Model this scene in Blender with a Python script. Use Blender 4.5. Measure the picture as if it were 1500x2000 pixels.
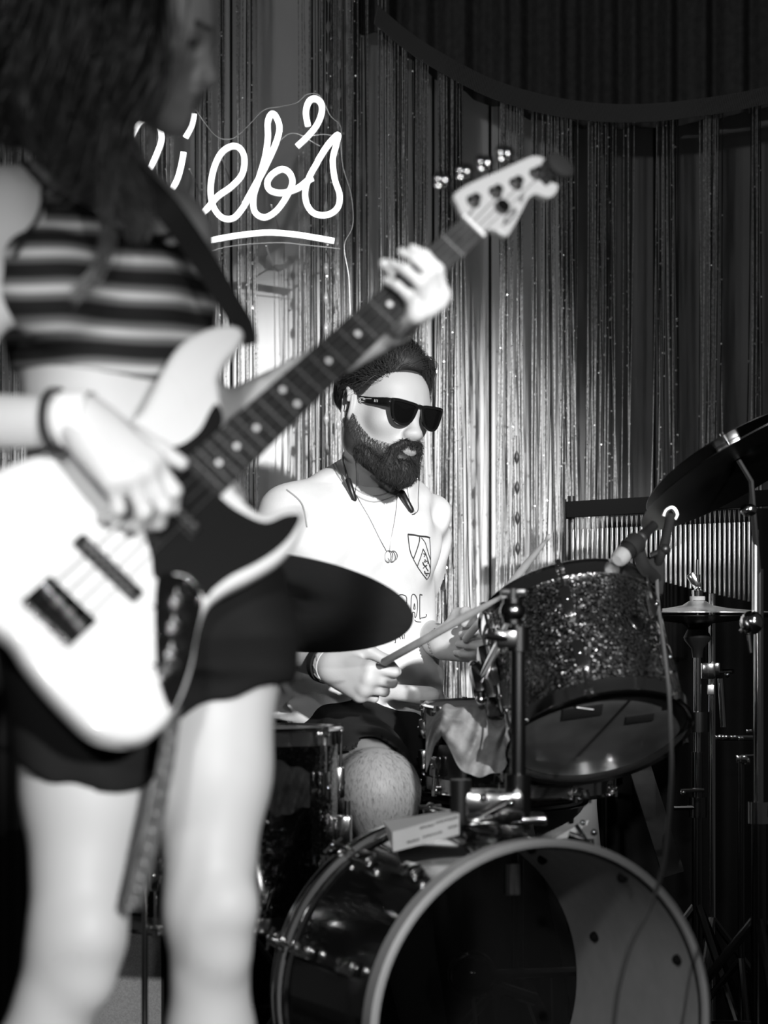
import bpy, bmesh, math, random
import numpy as np
from mathutils import Vector, Matrix
from mathutils.bvhtree import BVHTree
from mathutils.geometry import tessellate_polygon
random.seed(7); rng = np.random.default_rng(7)
for o in list(bpy.data.objects): bpy.data.objects.remove(o)
scene = bpy.context.scene
COL = scene.collection
# ------------------------------------------------------------------ camera
F = 4860.0; H = 0.95; HY = 1164.0
cd = bpy.data.cameras.new('camera'); cam = bpy.data.objects.new('camera', cd); COL.objects.link(cam)
cam.location = (0, 0, H); cam.rotation_euler = (math.pi/2, 0, 0)
cd.sensor_fit = 'VERTICAL'; cd.sensor_height = 36; cd.sensor_width = 27; cd.lens = F/2000*36
cd.shift_y = (HY-1000)/2000; cd.clip_end = 100
cd.dof.use_dof = True; cd.dof.focus_distance = 4.95; cd.dof.aperture_fstop = 2.9
scene.camera = cam
# ------------------------------------------------------------------ light and exposure
w = bpy.data.worlds.new('world'); scene.world = w; w.use_nodes = True
w.node_tree.nodes['Background'].inputs[0].default_value = (1, 1, 1, 1)
w.node_tree.nodes['Background'].inputs[1].default_value = 0.02
def spot(name, loc, aim, power, deg, blend, size=0.05):
    l = bpy.data.lights.new(name, 'SPOT'); l.energy = power; l.spot_size = math.radians(deg); l.spot_blend = blend
    l.shadow_soft_size = size
    o = bpy.data.objects.new(name, l); COL.objects.link(o); o.location = loc
    o.rotation_euler = (Vector(aim)-Vector(loc)).to_track_quat('-Z', 'Y').to_euler()
    return o
spot('stage_and_fill_spot', (3.76, -5.8, 4.1), (-0.036, 5.1, 1.05), 9600, 7.1, 0.38, 0.13)
spot('stage_and_fill_spot', (1.0, -0.6, 1.7), (-0.60, 3.12, 0.60), 660, 28, 0.9, 0.06)
spot('stage_and_fill_spot', (-0.35, -0.8, 1.9), (0.0, 4.9, 0.70), 380, 15, 1.0, 0.10)  # added frontal fill for the shirt hem and knee
spot('stage_and_fill_spot', (1.5, 2.9, 2.5), (0.60, 5.1, 0.93), 105, 24, 0.8, 0.04)  # added spot lifting the bar chimes and hi-hat
spot('stage_and_fill_spot', (-1.2, -1.0, 2.7), (0.2, 4.6, 1.3), 110, 50, 1.0, 0.15)  # added weak broad fill for sequin glints and the bassist
spot('stage_and_fill_spot', (0.9, 0.3, 2.4), (-0.21, 3.14, 1.66), 26, 6, 0.9, 0.05)  # added tight spot brightening the bassist face
spot('stage_and_fill_spot', (-0.9, 0.2, 1.5), (0.40, 3.95, 0.16), 90, 9.5, 0.7, 0.03)
scene.view_settings.view_transform = 'Standard'; scene.view_settings.look = 'None'
scene.view_settings.exposure = 0.0; scene.view_settings.gamma = 1.0
scene.view_settings.use_curve_mapping = False
# ------------------------------------------------------------------ helpers
def at(x, y, D): return np.array([(x-750)*D/F, D, H-(y-HY)*D/F])
def norm(v):
    v = np.asarray(v, float); return v/np.linalg.norm(v)
def frame(axis, ref=(1, 0, 0)):
    z = norm(axis); x = np.asarray(ref, float); x = norm(x-x.dot(z)*z); return x, np.cross(z, x), z
MATS = {}
def mat(name, g=0.5, rough=0.5, metal=0.0, noise=0.0, nscale=30, bump=0.0, bscale=200, emit=0, coat=0, spec=None, stretch=None):
    if name in MATS: return MATS[name]
    m = bpy.data.materials.new(name); m.use_nodes = True; nt = m.node_tree; b = nt.nodes['Principled BSDF']
    b.inputs['Base Color'].default_value = (g, g, g, 1); b.inputs['Roughness'].default_value = rough
    b.inputs['Metallic'].default_value = metal
    if spec is not None: b.inputs['Specular IOR Level'].default_value = spec
    if coat: b.inputs['Coat Weight'].default_value = coat; b.inputs['Coat Roughness'].default_value = 0.08
    if emit: b.inputs['Emission Color'].default_value = (1, 1, 1, 1); b.inputs['Emission Strength'].default_value = emit
    tc = nt.nodes.new('ShaderNodeTexCoord'); mp = nt.nodes.new('ShaderNodeMapping')
    nt.links.new(tc.outputs['Object'], mp.inputs[0])
    if stretch: mp.inputs['Scale'].default_value = stretch
    if noise:
        n = nt.nodes.new('ShaderNodeTexNoise'); n.inputs['Scale'].default_value = nscale; n.inputs['Detail'].default_value = 4
        nt.links.new(mp.outputs[0], n.inputs['Vector'])
        r = nt.nodes.new('ShaderNodeMapRange'); r.inputs[1].default_value = 0.3; r.inputs[2].default_value = 0.7
        r.inputs[3].default_value = max(0, g-noise); r.inputs[4].default_value = g+noise
        nt.links.new(n.outputs[0], r.inputs[0]); nt.links.new(r.outputs[0], b.inputs['Base Color'])
    if bump:
        n = nt.nodes.new('ShaderNodeTexNoise'); n.inputs['Scale'].default_value = bscale; n.inputs['Detail'].default_value = 3
        nt.links.new(mp.outputs[0], n.inputs['Vector'])
        bp = nt.nodes.new('ShaderNodeBump'); bp.inputs['Strength'].default_value = bump; bp.inputs['Distance'].default_value = 0.002
        nt.links.new(n.outputs[0], bp.inputs['Height']); nt.links.new(bp.outputs[0], b.inputs['Normal'])
    MATS[name] = m; return m
def attrmat(name, ramp, rough=0.7, attr='val', bump=0, bscale=300, spec=0.3):
    m = mat(name, 0.5, rough, bump=bump, bscale=bscale, spec=spec); nt = m.node_tree
    a = nt.nodes.new('ShaderNodeAttribute'); a.attribute_name = attr
    cr = nt.nodes.new('ShaderNodeValToRGB'); e = cr.color_ramp.elements
    while len(e) < len(ramp): e.new(0.5)
    for el, (p, g) in zip(e, ramp): el.position = p; el.color = (g, g, g, 1)
    nt.links.new(a.outputs['Fac'], cr.inputs[0]); nt.links.new(cr.outputs[0], nt.nodes['Principled BSDF'].inputs['Base Color'])
    return m
def sparkle(name, g=0.5, scale=350, dark=0.03, spread=.6):
    m = mat(name, g, 0.2, 1.0, coat=0.6); nt = m.node_tree; b = nt.nodes['Principled BSDF']
    tc = nt.nodes.new('ShaderNodeTexCoord'); v = nt.nodes.new('ShaderNodeTexVoronoi'); v.inputs['Scale'].default_value = scale
    nt.links.new(tc.outputs['Object'], v.inputs['Vector'])
    ge = nt.nodes.new('ShaderNodeNewGeometry')
    s = nt.nodes.new('ShaderNodeVectorMath'); s.operation = 'SUBTRACT'; s.inputs[1].default_value = (.5, .5, .5)
    nt.links.new(v.outputs['Color'], s.inputs[0])
    k = nt.nodes.new('ShaderNodeVectorMath'); k.operation = 'SCALE'; k.inputs['Scale'].default_value = spread
    nt.links.new(s.outputs[0], k.inputs[0])
    ad = nt.nodes.new('ShaderNodeVectorMath'); ad.operation = 'ADD'
    nt.links.new(ge.outputs['Normal'], ad.inputs[0]); nt.links.new(k.outputs[0], ad.inputs[1])
    nn = nt.nodes.new('ShaderNodeVectorMath'); nn.operation = 'NORMALIZE'; nt.links.new(ad.outputs[0], nn.inputs[0])
    nt.links.new(nn.outputs[0], b.inputs['Normal'])
    r = nt.nodes.new('ShaderNodeMapRange'); r.inputs[3].default_value = dark; r.inputs[4].default_value = g
    sp = nt.nodes.new('ShaderNodeSeparateColor'); nt.links.new(v.outputs['Color'], sp.inputs[0])
    nt.links.new(sp.outputs[0], r.inputs[0]); nt.links.new(r.outputs[0], b.inputs['Base Color'])
    return m
WO = {}       # world offset of every object
def wo(o): return WO.get(o.name, np.zeros(3)) if o else np.zeros(3)
def tagobj(o, label=None, cat=None, group=None, kind=None):
    if label: o['label'] = label
    if cat: o['category'] = cat
    if group: o['group'] = group
    if kind: o['kind'] = kind
    return o
def empty(name, loc, label, cat, group=None):
    o = bpy.data.objects.new(name, None); COL.objects.link(o); o.location = tuple(loc); o.empty_display_size = 0.05
    WO[o.name] = np.asarray(loc, float)
    return tagobj(o, label, cat, group)
class MB:
    def __init__(s): s.v = []; s.f = []; s.n = 0
    def add(s, v, f):
        v = np.asarray(v, float).reshape(-1, 3)
        s.f += [tuple(int(i)+s.n for i in q) for q in f]; s.v.append(v); s.n += len(v); return s
    def grid(s, P, cu=False, cv=False):       # P (U,V,3)
        U, V = P.shape[:2]; idx = lambda i, j: (i % U)*V+(j % V); f = []
        for i in range(U if cu else U-1):
            for j in range(V if cv else V-1):
                f.append((idx(i, j), idx(i+1, j), idx(i+1, j+1), idx(i, j+1)))
        return s.add(P.reshape(-1, 3), f)
    def tube(s, pts, r, n=8, caps=True, closed=False, flat=1.0, up=None):
        pts = np.asarray(pts, float); M = len(pts); r = np.broadcast_to(np.asarray(r, float), (M,))
        t = np.gradient(pts, axis=0)
        if closed: t = np.roll(pts, -1, 0)-np.roll(pts, 1, 0)
        t /= np.linalg.norm(t, axis=1)[:, None]+1e-12
        u = np.asarray(up, float) if up is not None else np.array([.31, .17, .93])
        if abs(u.dot(t[0])) > .95: u = np.array([1., .2, 0])
        rings = []; a = np.arange(n)/n*2*math.pi
        for i in range(M):
            x = u-u.dot(t[i])*t[i]; x /= np.linalg.norm(x)+1e-12; y = np.cross(t[i], x)
            if up is None: u = x
            rings.append(pts[i]+r[i]*(np.cos(a)[:, None]*x+flat*np.sin(a)[:, None]*y))
        s.grid(np.array(rings), cu=closed, cv=True)
        if caps and not closed:
            b = s.n-M*n
            s.f.append(tuple(range(b+n-1, b-1, -1))); s.f.append(tuple(range(b+(M-1)*n, b+M*n)))
        return s
    def lathe(s, o, ax, prof, n=48, ref=(1, 0, 0), closed=False):     # prof [(r,h)]
        x, y, z = frame(ax, ref); a = np.arange(n)/n*2*math.pi; o = np.asarray(o, float)
        P = np.array([[o+h*z+r*(math.cos(t)*x+math.sin(t)*y) for t in a] for r, h in prof])
        return s.grid(P, cu=closed, cv=True)
    def box(s, c, sx, sy, sz, ax=None, bev=0.0):
        X, Y, Z = ax if ax is not None else np.eye(3)
        X, Y, Z = map(np.asarray, (X, Y, Z)); c = np.asarray(c, float)
        b = min(bev, sx*.45, sy*.45, sz*.45) if bev else min(sx, sy, sz)*.12
        bm = bmesh.new(); bmesh.ops.create_cube(bm, size=1)
        for v in bm.verts: v.co = Vector((v.co.x*sx, v.co.y*sy, v.co.z*sz))
        bmesh.ops.bevel(bm, geom=bm.edges[:], offset=b, segments=2, affect='EDGES', profile=.6)
        bm.verts.index_update()
        V = np.array([v.co[:] for v in bm.verts]); Fc = [tuple(v.index for v in f.verts) for f in bm.faces]; bm.free()
        return s.add(c+V@np.array([X, Y, Z]), Fc)
    def sphere(s, c, r, n=12, R=None):
        r = np.broadcast_to(np.asarray(r, float), (3,)); th = np.linspace(0.001, math.pi-.001, n//2+2); a = np.arange(n)/n*2*math.pi
        P = np.stack([np.sin(th)[:, None]*np.cos(a), np.sin(th)[:, None]*np.sin(a), np.cos(th)[:, None]*np.ones(n)], -1)*r
        if R is not None: P = P@np.asarray(R)
        return s.grid(P+np.asarray(c), cv=True)
    def obj(s, name, m, parent=None, smooth=True, **tg):
        V = np.concatenate(s.v) if s.v else np.zeros((0, 3))
        return link(name, V, s.f, m, parent, smooth, **tg)
def link(name, V, Fc, m, parent=None, smooth=True, vals=None, **tg):
    V = np.asarray(V, float)
    if parent is not None: off = wo(parent)
    else:
        off = np.array([(V[:, 0].min()+V[:, 0].max())/2, (V[:, 1].min()+V[:, 1].max())/2, V[:, 2].min()])
    me = bpy.data.meshes.new(name)
    L = V-off
    if isinstance(Fc, np.ndarray) and Fc.ndim == 2:
        me.vertices.add(len(L)); me.vertices.foreach_set('co', L.astype(np.float32).ravel())
        k = Fc.shape[1]; me.loops.add(Fc.size); me.loops.foreach_set('vertex_index', Fc.astype(np.int32).ravel())
        me.polygons.add(len(Fc)); me.polygons.foreach_set('loop_start', (np.arange(len(Fc))*k).astype(np.int32))
        me.update(calc_edges=True)
    else:
        me.from_pydata(L.tolist(), [], Fc)
    bm = None
    if smooth: me.polygons.foreach_set('use_smooth', [True]*len(me.polygons))
    me.materials.append(m)
    if vals is not None:
        for k, a in vals.items():
            at_ = me.attributes.new(k, 'FLOAT', 'POINT'); at_.data.foreach_set('value', np.asarray(a, np.float32))
    if smooth:
        try: me.set_sharp_from_angle(angle=math.radians(42))
        except Exception: pass
    o = bpy.data.objects.new(name, me); COL.objects.link(o); o.location = tuple(off) if parent is None else (0, 0, 0)
    if parent is not None: o.parent = parent
    WO[o.name] = off
    return tagobj(o, **tg)
def spline(pts, n=8, closed=False):
    P = np.asarray(pts, float); N = len(P); out = []
    g = (lambda i: P[i % N]) if closed else (lambda i: P[min(max(i, 0), N-1)])
    for i in range(N if closed else N-1):
        a, b, c, d = g(i-1), g(i), g(i+1), g(i+2)
        for k in range(n):
            t = k/n; out.append(.5*(2*b+(c-a)*t+(2*a-5*b+4*c-d)*t*t+(3*b-a-3*c+d)*t**3))
    if not closed: out.append(P[-1])
    return np.array(out)
def bulk(paths, rad, n=3):       # paths (N,M,3), rad (N,M) -> V,F
    N, M = paths.shape[:2]; t = np.gradient(paths, axis=1); t /= np.linalg.norm(t, axis=2)[..., None]+1e-12
    u = np.array([.21, .93, .3]); x = u-(t@u)[..., None]*t; x /= np.linalg.norm(x, axis=2)[..., None]+1e-12; y = np.cross(t, x)
    a = np.arange(n)/n*2*math.pi
    V = paths[:, :, None]+rad[:, :, None, None]*(np.cos(a)[:, None]*x[:, :, None]+np.sin(a)[:, None]*y[:, :, None])
    i, j, k = np.meshgrid(np.arange(N), np.arange(M-1), np.arange(n), indexing='ij'); b = i*M*n
    Fc = np.stack([b+j*n+k, b+(j+1)*n+k, b+(j+1)*n+(k+1) % n, b+j*n+(k+1) % n], -1).reshape(-1, 4)
    return V.reshape(-1, 3), Fc
# ------------------------------------------------------------------ implicit surfaces for bodies and cloth
def smin(a, b, k):
    h = np.maximum(k-np.abs(a-b), 0)/k; return np.minimum(a, b)-h*h*k*.25
class Field:
    def __init__(s): s.ops = []; s.disp = None; s.lo = None
    def _add(s, lo, hi, fn, k, mode):
        s.ops.append((np.asarray(lo, float), np.asarray(hi, float), fn, k, mode)); return s
    def cap(s, a, b, ra, rb=None, k=.02, mode='u', flat=None):
        a = np.asarray(a, float); b = np.asarray(b, float); rb = ra if rb is None else rb; ab = b-a; L = max(ab.dot(ab), 1e-9)
        def fn(x, y, z):
            px, py, pz = x-a[0], y-a[1], z-a[2]
            t = np.clip((px*ab[0]+py*ab[1]+pz*ab[2])/L, 0, 1)
            qx, qy, qz = px-t*ab[0], py-t*ab[1], pz-t*ab[2]
            d2 = qx**2+qy**2+qz**2
            if flat is not None:
                nx, ny, nz, sc = flat; dn = qx*nx+qy*ny+qz*nz; d2 = d2+(sc*sc-1)*dn**2
            return np.sqrt(d2)-(ra+(rb-ra)*t)
        m = max(ra, rb); return s._add(np.minimum(a, b)-m, np.maximum(a, b)+m, fn, k, mode)
    def chain(s, P, R, k=.02, k2=None, mode='u'):
        for i in range(len(P)-1): s.cap(P[i], P[i+1], R[i], R[i+1], k if (i == 0 or k2 is None) else k2, mode)
        return s
    def ell(s, c, r, R=None, k=.02, mode='u'):
        c = np.asarray(c, float); r = np.asarray(r, float); R = np.eye(3) if R is None else np.asarray(R, float)
        def fn(x, y, z):
            p = (x-c[0], y-c[1], z-c[2])
            q = [R[i, 0]*p[0]+R[i, 1]*p[1]+R[i, 2]*p[2] for i in range(3)]
            k0 = np.sqrt(sum((q[i]/r[i])**2 for i in range(3))); k1 = np.sqrt(sum((q[i]/r[i]**2)**2 for i in range(3)))
            return k0*(k0-1)/(k1+1e-9)
        m = r.max(); return s._add(c-m, c+m, fn, k, mode)
    def loft(s, secs, k=.03, p=2.3, mode='u', grow=0.0):   # secs: (cx,cy,cz,hw,hd,yaw) with rising cz
        S = np.array(secs, float); S = S[np.argsort(S[:, 2])]
        def fn(x, y, z):
            zz = np.clip(z, S[0, 2], S[-1, 2]); I = [np.interp(zz, S[:, 2], S[:, i]) for i in (0, 1, 3, 4, 5)]
            hw = I[2]+grow; hd = I[3]+grow; c, sn = np.cos(I[4]), np.sin(I[4]); px, py = x-I[0], y-I[1]
            a = (px*c+py*sn)/hw; b = (-px*sn+py*c)/hd
            d = ((np.abs(a)**p+np.abs(b)**p)**(1/p)-1)*np.minimum(hw, hd)
            ez = np.maximum(np.maximum(S[0, 2]-grow-z, z-S[-1, 2]-grow), 0)
            return np.where(ez > 0, np.sqrt(np.maximum(d, 0)**2+ez**2), d)
        m = np.array([S[:, 3:5].max()*1.1+grow]*2+[grow])
        return s._add(S[:, :3].min(0)-m, S[:, :3].max(0)+m, fn, k, mode)
    def fn(s, f, k=.01, mode='i'):
        return s._add([-99]*3, [99]*3, f, k, mode)
    def eval(s, xs, ys, zs):
        D = np.full((len(xs), len(ys), len(zs)), 1.0, np.float32)
        for lo, hi, f, k, mode in s.ops:
            pad = k+.03; sl = []
            for c, l, h in ((xs, lo[0], hi[0]), (ys, lo[1], hi[1]), (zs, lo[2], hi[2])):
                i0, i1 = np.searchsorted(c, [l-pad, h+pad]); sl.append(slice(i0, i1))
            if any(q.stop <= q.start for q in sl): continue
            x = xs[sl[0]][:, None, None]; y = ys[sl[1]][None, :, None]; z = zs[sl[2]][None, None, :]
            d = f(x, y, z).astype(np.float32); A = D[sl[0], sl[1], sl[2]]
            if mode == 'u': A[...] = smin(A, d, k)
            elif mode == 's': A[...] = -smin(-A, d, k)
            elif mode == 'i': A[...] = -smin(-A, -d, k)
        if s.disp is not None: D += s.disp(xs[:, None, None], ys[None, :, None], zs[None, None, :]).astype(np.float32)
        return D
    def bounds(s):
        L = [o for o in s.ops if o[4] == 'u']; return np.min([o[0] for o in L], 0)-.02, np.max([o[1] for o in L], 0)+.02
    def mesh(s, h, lo=None, hi=None):
        if lo is None: lo, hi = s.bounds()
        xs, ys, zs = [np.arange(lo[i], hi[i]+h, h) for i in range(3)]
        return surfnet(s.eval(xs, ys, zs), xs, ys, zs)
def surfnet(D, xs, ys, zs):
    ins = D < 0; nx, ny, nz = D.shape
    c = [ins[i:nx-1+i, j:ny-1+j, k:nz-1+k] for i in (0, 1) for j in (0, 1) for k in (0, 1)]
    s = np.zeros((nx-1, ny-1, nz-1), np.int8)
    for q in c: s += q
    act = np.argwhere((s > 0) & (s < 8))
    if len(act) == 0: return np.zeros((0, 3)), np.zeros((0, 4), int)
    idm = np.full(s.shape, -1, np.int32); idm[tuple(act.T)] = np.arange(len(act))
    acc = np.zeros((len(act), 3)); cnt = np.zeros(len(act)); ax = (xs, ys, zs)
    for a in range(3):
        o1, o2 = [q for q in range(3) if q != a]
        for i in (0, 1):
            for j in (0, 1):
                p = act.copy(); p[:, o1] += i; p[:, o2] += j; q = p.copy(); q[:, a] += 1
                d0 = D[tuple(p.T)]; d1 = D[tuple(q.T)]; m = (d0 < 0) != (d1 < 0)
                t = d0[m]/(d0[m]-d1[m]); P = np.stack([ax[b][p[m, b]] for b in range(3)], 1)
                P[:, a] += t*(ax[a][q[m, a]]-ax[a][p[m, a]]); acc[m] += P; cnt[m] += 1
    V = acc/cnt[:, None]; quads = []
    for a in range(3):
        o1, o2 = [(1, 2), (2, 0), (0, 1)][a]
        sl0 = [slice(1, -1)]*3; sl0[a] = slice(0, -1); sl1 = [slice(1, -1)]*3; sl1[a] = slice(1, None)
        A = ins[tuple(sl0)]; B = ins[tuple(sl1)]; E = np.argwhere(A != B); fl = A[tuple(E.T)]
        off = np.ones(3, int); off[a] = 0; E = E+off
        def cell(i, j):
            q = E.copy(); q[:, o1] -= i; q[:, o2] -= j; return idm[tuple(q.T)]
        Q = np.stack([cell(1, 1), cell(0, 1), cell(0, 0), cell(1, 0)], 1)
        Q[~fl] = Q[~fl][:, ::-1]; quads.append(Q)
    Q = np.concatenate(quads); return V, Q[(Q >= 0).all(1)]
def multimesh(fld, h, patches):      # patches: (lo, hi, h) finer boxes, merged into the one body mesh
    V, Q = fld.mesh(h); keep = np.ones(len(Q), bool)
    Vs = [V]; Qs = []; n = len(V)
    for lo, hi, hh in patches:
        lo = np.asarray(lo, float); hi = np.asarray(hi, float)
        inb = ((V > lo+2*hh) & (V < hi-2*hh)).all(1); keep &= ~inb[Q].all(1)
    Qs.append(Q[keep])
    for lo, hi, hh in patches:
        v, q = fld.mesh(hh, np.asarray(lo, float), np.asarray(hi, float)); Vs.append(v); Qs.append(q+n); n += len(v)
    V = np.concatenate(Vs); Q = np.concatenate(Qs); used = np.unique(Q); mp = np.full(n, -1); mp[used] = np.arange(len(used))
    return V[used], mp[Q]
def raycast(bvh, x, y, off=.0015):
    d = at(x, y, 1)-np.array([0, 0, H]); d = norm(d); hit = bvh.ray_cast(Vector((0, 0, H)), Vector(d))
    if hit[0] is None: return None
    n = np.array(hit[1]); n = n if n.dot(d) < 0 else -n
    return np.array(hit[0])+n*off
def hand(fl, W, Y, X, flex, right=True, s=1.0, thumb=None, k=.007, spread=(6, 1, -4, -10)):
    """W wrist, Y wrist->knuckles, X towards the thumb side; palmar side = -Z"""
    Y = norm(Y); X = np.asarray(X, float); X = norm(X-X.dot(Y)*Y); W = np.asarray(W, float)
    Z = np.cross(Y, X) if right else np.cross(X, Y); pt = lambda a, b, c: W+s*(a*X+b*Y+c*Z)
    mc = [(.028, .088, .002), (.009, .093, .004), (-.011, .089, .002), (-.029, .079, -.003)]
    for i, m in enumerate(mc):
        fl.cap(pt(m[0]*.55, .004, 0), pt(*m), .0155*s, .0125*s, k=.018*s)
    fl.cap(pt(-.018, .03, -.010), pt(-.022, .06, -.008), .014*s, .011*s, k=.018*s)
    Ls = [(.044, .027, .022), (.049, .031, .023), (.045, .029, .023), (.035, .022, .020)]
    for i in range(4):
        p = pt(*mc[i]); ang = 0; P = [p]; sp = math.radians(spread[i]); d0 = norm(math.cos(sp)*Y+math.sin(sp)*X)
        for L, fa in zip(Ls[i], flex[i]):
            ang += math.radians(fa); p = p+s*L*(math.cos(ang)*d0-math.sin(ang)*Z); P.append(p)
        r = (.0098, .0088, .0080, .0068) if i < 3 else (.0085, .0076, .0069, .006)
        fl.chain(P, [q*s for q in r], k=.010*s, k2=.005*s)
    th = thumb or [(.020, .018, -.012), (.042, .045, -.024), (.050, .078, -.030), (.046, .106, -.034)]
    fl.chain([pt(*q) for q in th], [.0165*s, .013*s, .0105*s, .0085*s], k=.016*s, k2=.006*s)
    return pt
# ------------------------------------------------------------------ materials
M_wall = mat('painted_wall', .78, .7, noise=.06, nscale=9, bump=.15, bscale=60, stretch=(1, 1, .25))
M_floor = mat('dark_stage_floor', .03, .6, noise=.01, nscale=20)
M_chrome = mat('chrome', .75, .12, 1.0)
M_dchrome = mat('dark_chrome', .18, .2, 1.0)
M_steel = mat('brushed_steel', .8, .3, 1.0)
M_black = mat('black_plastic', .012, .35)
M_matte = mat('matte_black', .012, .8, spec=.2)
M_cable = mat('grey_rubber_cable', .10, .5)
M_paper = mat('white_paper', .88, .6)
M_cymb = mat('dark_cymbal_bronze', .035, .3, 1.0, noise=.006, nscale=40)
M_hat = mat('bright_cymbal_bronze', .6, .22, 1.0)
M_drumhead = mat('clear_drum_head_grey', .055, .35, noise=.015, nscale=14, coat=.2)
M_skin = mat('skin', .62, .5, noise=.03, nscale=60, bump=.12, bscale=500, spec=.35)
M_wood = mat('light_hickory', .42, .45, noise=.06, nscale=30, stretch=(1, 1, .2))
M_neon = mat('neon_light', .9, .4, emit=3.0)
M_thread = mat('metallic_thread', .66, .4, .45, noise=.30, nscale=160, stretch=(1, 1, 1))
M_threaddark = mat('dark_thread', .03, .5)
M_sequin = mat('sequin', .95, .35, .9)
M_lacq = mat('black_lacquer', .012, .12, coat=.6)
M_spk = sparkle('silver_sparkle_wrap', .85, 280, .05, .5)
M_spkd = sparkle('dark_sparkle_wrap', .035, 400, .002, .6)
# ------------------------------------------------------------------ room
YB = 5.72
def plane(name, P4, m, label, thick):
    P4 = np.array(P4, float); n = norm(np.cross(P4[1]-P4[0], P4[3]-P4[0]))*thick
    V = np.concatenate([P4, P4-n]); Fc = [(0, 1, 2, 3), (7, 6, 5, 4), (0, 4, 5, 1), (1, 5, 6, 2), (2, 6, 7, 3), (3, 7, 4, 0)]
    return link(name, V, Fc, m, None, False, label=label, kind='structure')
wb = plane('wall_back', [(-2.6, YB, 0), (2.6, YB, 0), (2.6, YB, 3.2), (-2.6, YB, 3.2)], mat('dark_wall', .05, .8), 'back wall of the stage behind the string curtains', .1)
plane('floor', [(-2.6, -.5, 0), (2.6, -.5, 0), (2.6, YB, 0), (-2.6, YB, 0)], M_floor, 'dark stage floor under the drum kit', .1)
# painted boards of the back wall: separate pieces with recessed joints
mb0 = None
xs = [-1.5, -1.27, -1.03, -.80, -.575, -.35, -.118, .113, .243, .41, .62, .85, 1.08, 1.3, 1.52]
for i in range(len(xs)-1):
    wd = xs[i+1]-xs[i]-.006
    m = M_wall if i < 9 else mat('painted_wall_shadow', .3, .7, noise=.05, nscale=9, stretch=(1, 1, .25))  # right-hand boards: shade put into a darker copy of the paint
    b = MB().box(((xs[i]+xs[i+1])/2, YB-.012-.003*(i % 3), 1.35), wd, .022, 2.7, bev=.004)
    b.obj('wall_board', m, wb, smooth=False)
# ------------------------------------------------------------------ string curtains
def curtain(label, x0, x1, ztop, Y, count, gaps, seedn, group, rmin=.0007, rmax=.0017, slant=.02, big=()):
    r = np.random.default_rng(seedn)
    e = empty('string_curtain', ((x0+x1)/2, Y, .08), label, 'curtain', group)
    X = []
    while len(X) < count:       # bunches of strings with bare wall between them
        c = r.uniform(x0, x1)
        if any(a < c < b for a, b in gaps): continue
        n = r.integers(2, 7); X += [c+q for q in np.cumsum(r.uniform(.0022, .006, n))]
    X = np.array(X[:count]); M = 26
    t = np.linspace(0, 1, M); top = ztop(X); Z = top[:, None]+(0.06-top)[:, None]*t
    sl = r.normal(0, slant, count); ph = r.uniform(0, 6.28, (count, 1)); yy = Y+r.uniform(-.035, .035, (count, 1))
    bx = X[:, None]+sl[:, None]*t**1.5+.0022*np.sin(t*r.uniform(5, 22, (count, 1))+ph)*t
    P = np.stack([bx, yy+.004*np.sin(t*9+ph), Z], -1)
    rad = np.broadcast_to(r.uniform(rmin, rmax, (count, 1)), (count, M))*(1+.25*np.sin(t*60+ph*3))
    V, Q = bulk(P, rad, 4); dk = r.random(count) < .42; fs = (M-1)*4
    sel = np.repeat(dk, fs)
    link('curtain_string', V, Q[~sel], M_thread, e, kind='stuff')
    link('dark_curtain_string', V, Q[sel], M_threaddark, e, kind='stuff')
    # sequins threaded on the strings
    S = MB(); ic = [(1, 0, 0), (-1, 0, 0), (0, 1, 0), (0, -1, 0), (0, 0, 1), (0, 0, -1)]
    fc = [(0, 2, 4), (2, 1, 4), (1, 3, 4), (3, 0, 4), (2, 0, 5), (1, 2, 5), (3, 1, 5), (0, 3, 5)]
    for i in r.choice(count, int(count*8)):
        tt = r.random(); k = tt*(M-1); j = int(k); p = P[i, j]+(P[i, min(j+1, M-1)]-P[i, j])*(k-j)
        R = np.linalg.qr(r.normal(size=(3, 3)))[0]
        S.add(p+np.array([0, -.003, 0])+np.array(ic)@R*r.uniform(.0022, .0038), fc)
    S.obj('sequin', M_sequin, e, smooth=True, kind='stuff')
    for x, z0, z1, m in big:       # strand with large beads
        b = MB(); zz = np.arange(z1, z0, .0012); rr = .0012+.0042*np.clip(np.sin(zz*95+x*50), 0, 1)**1.5
        b.tube(np.stack([x+.004*np.sin(zz*3), np.full_like(zz, Y-.045), zz], 1), rr, 8)
        b.obj('bead_strand', m, e)
    return e
px = lambda x, D: (x-750)*D/F
gl = [(px(a, 5.5), px(b, 5.5)) for a, b in ((487, 507), (560, 572), (700, 735))]
curtain('string curtain of metallic threads hanging behind the lit sign', px(-200, 5.5), px(742, 5.5), lambda X: 2.6+0*X, 5.5, 300, gl, 3, None,
        big=[(px(628, 5.45), 1.22, .12, M_threaddark), (px(640, 5.45), 2.3, .3, mat('bead', .4, .3)), (px(663, 5.45), 2.3, 1.3, mat('bead', .4, .3))])
sw = np.array([(735, 25), (790, 72), (850, 112), (950, 165), (1050, 197), (1150, 214), (1250, 217), (1350, 208), (1470, 188), (1600, 150), (1750, 60)], float)
SWX = px(sw[:, 0], 5.45); SWZ = H-(sw[:, 1]-HY)*5.45/F
gr = [(px(a, 5.5), px(b, 5.5)) for a, b in ((880, 962), (1038, 1050), (1118, 1140), (1232, 1275), (1330, 1360), (1395, 1440))]
e = curtain('swagged string curtain hanging behind the drummer and chimes', px(742, 5.5), px(1640, 5.5), lambda X: np.interp(X, SWX, SWZ), 5.47, 330, gr, 11, None,
            big=[(px(1010, 5.45), 1.3, .15, M_threaddark)], slant=.03)
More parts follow.
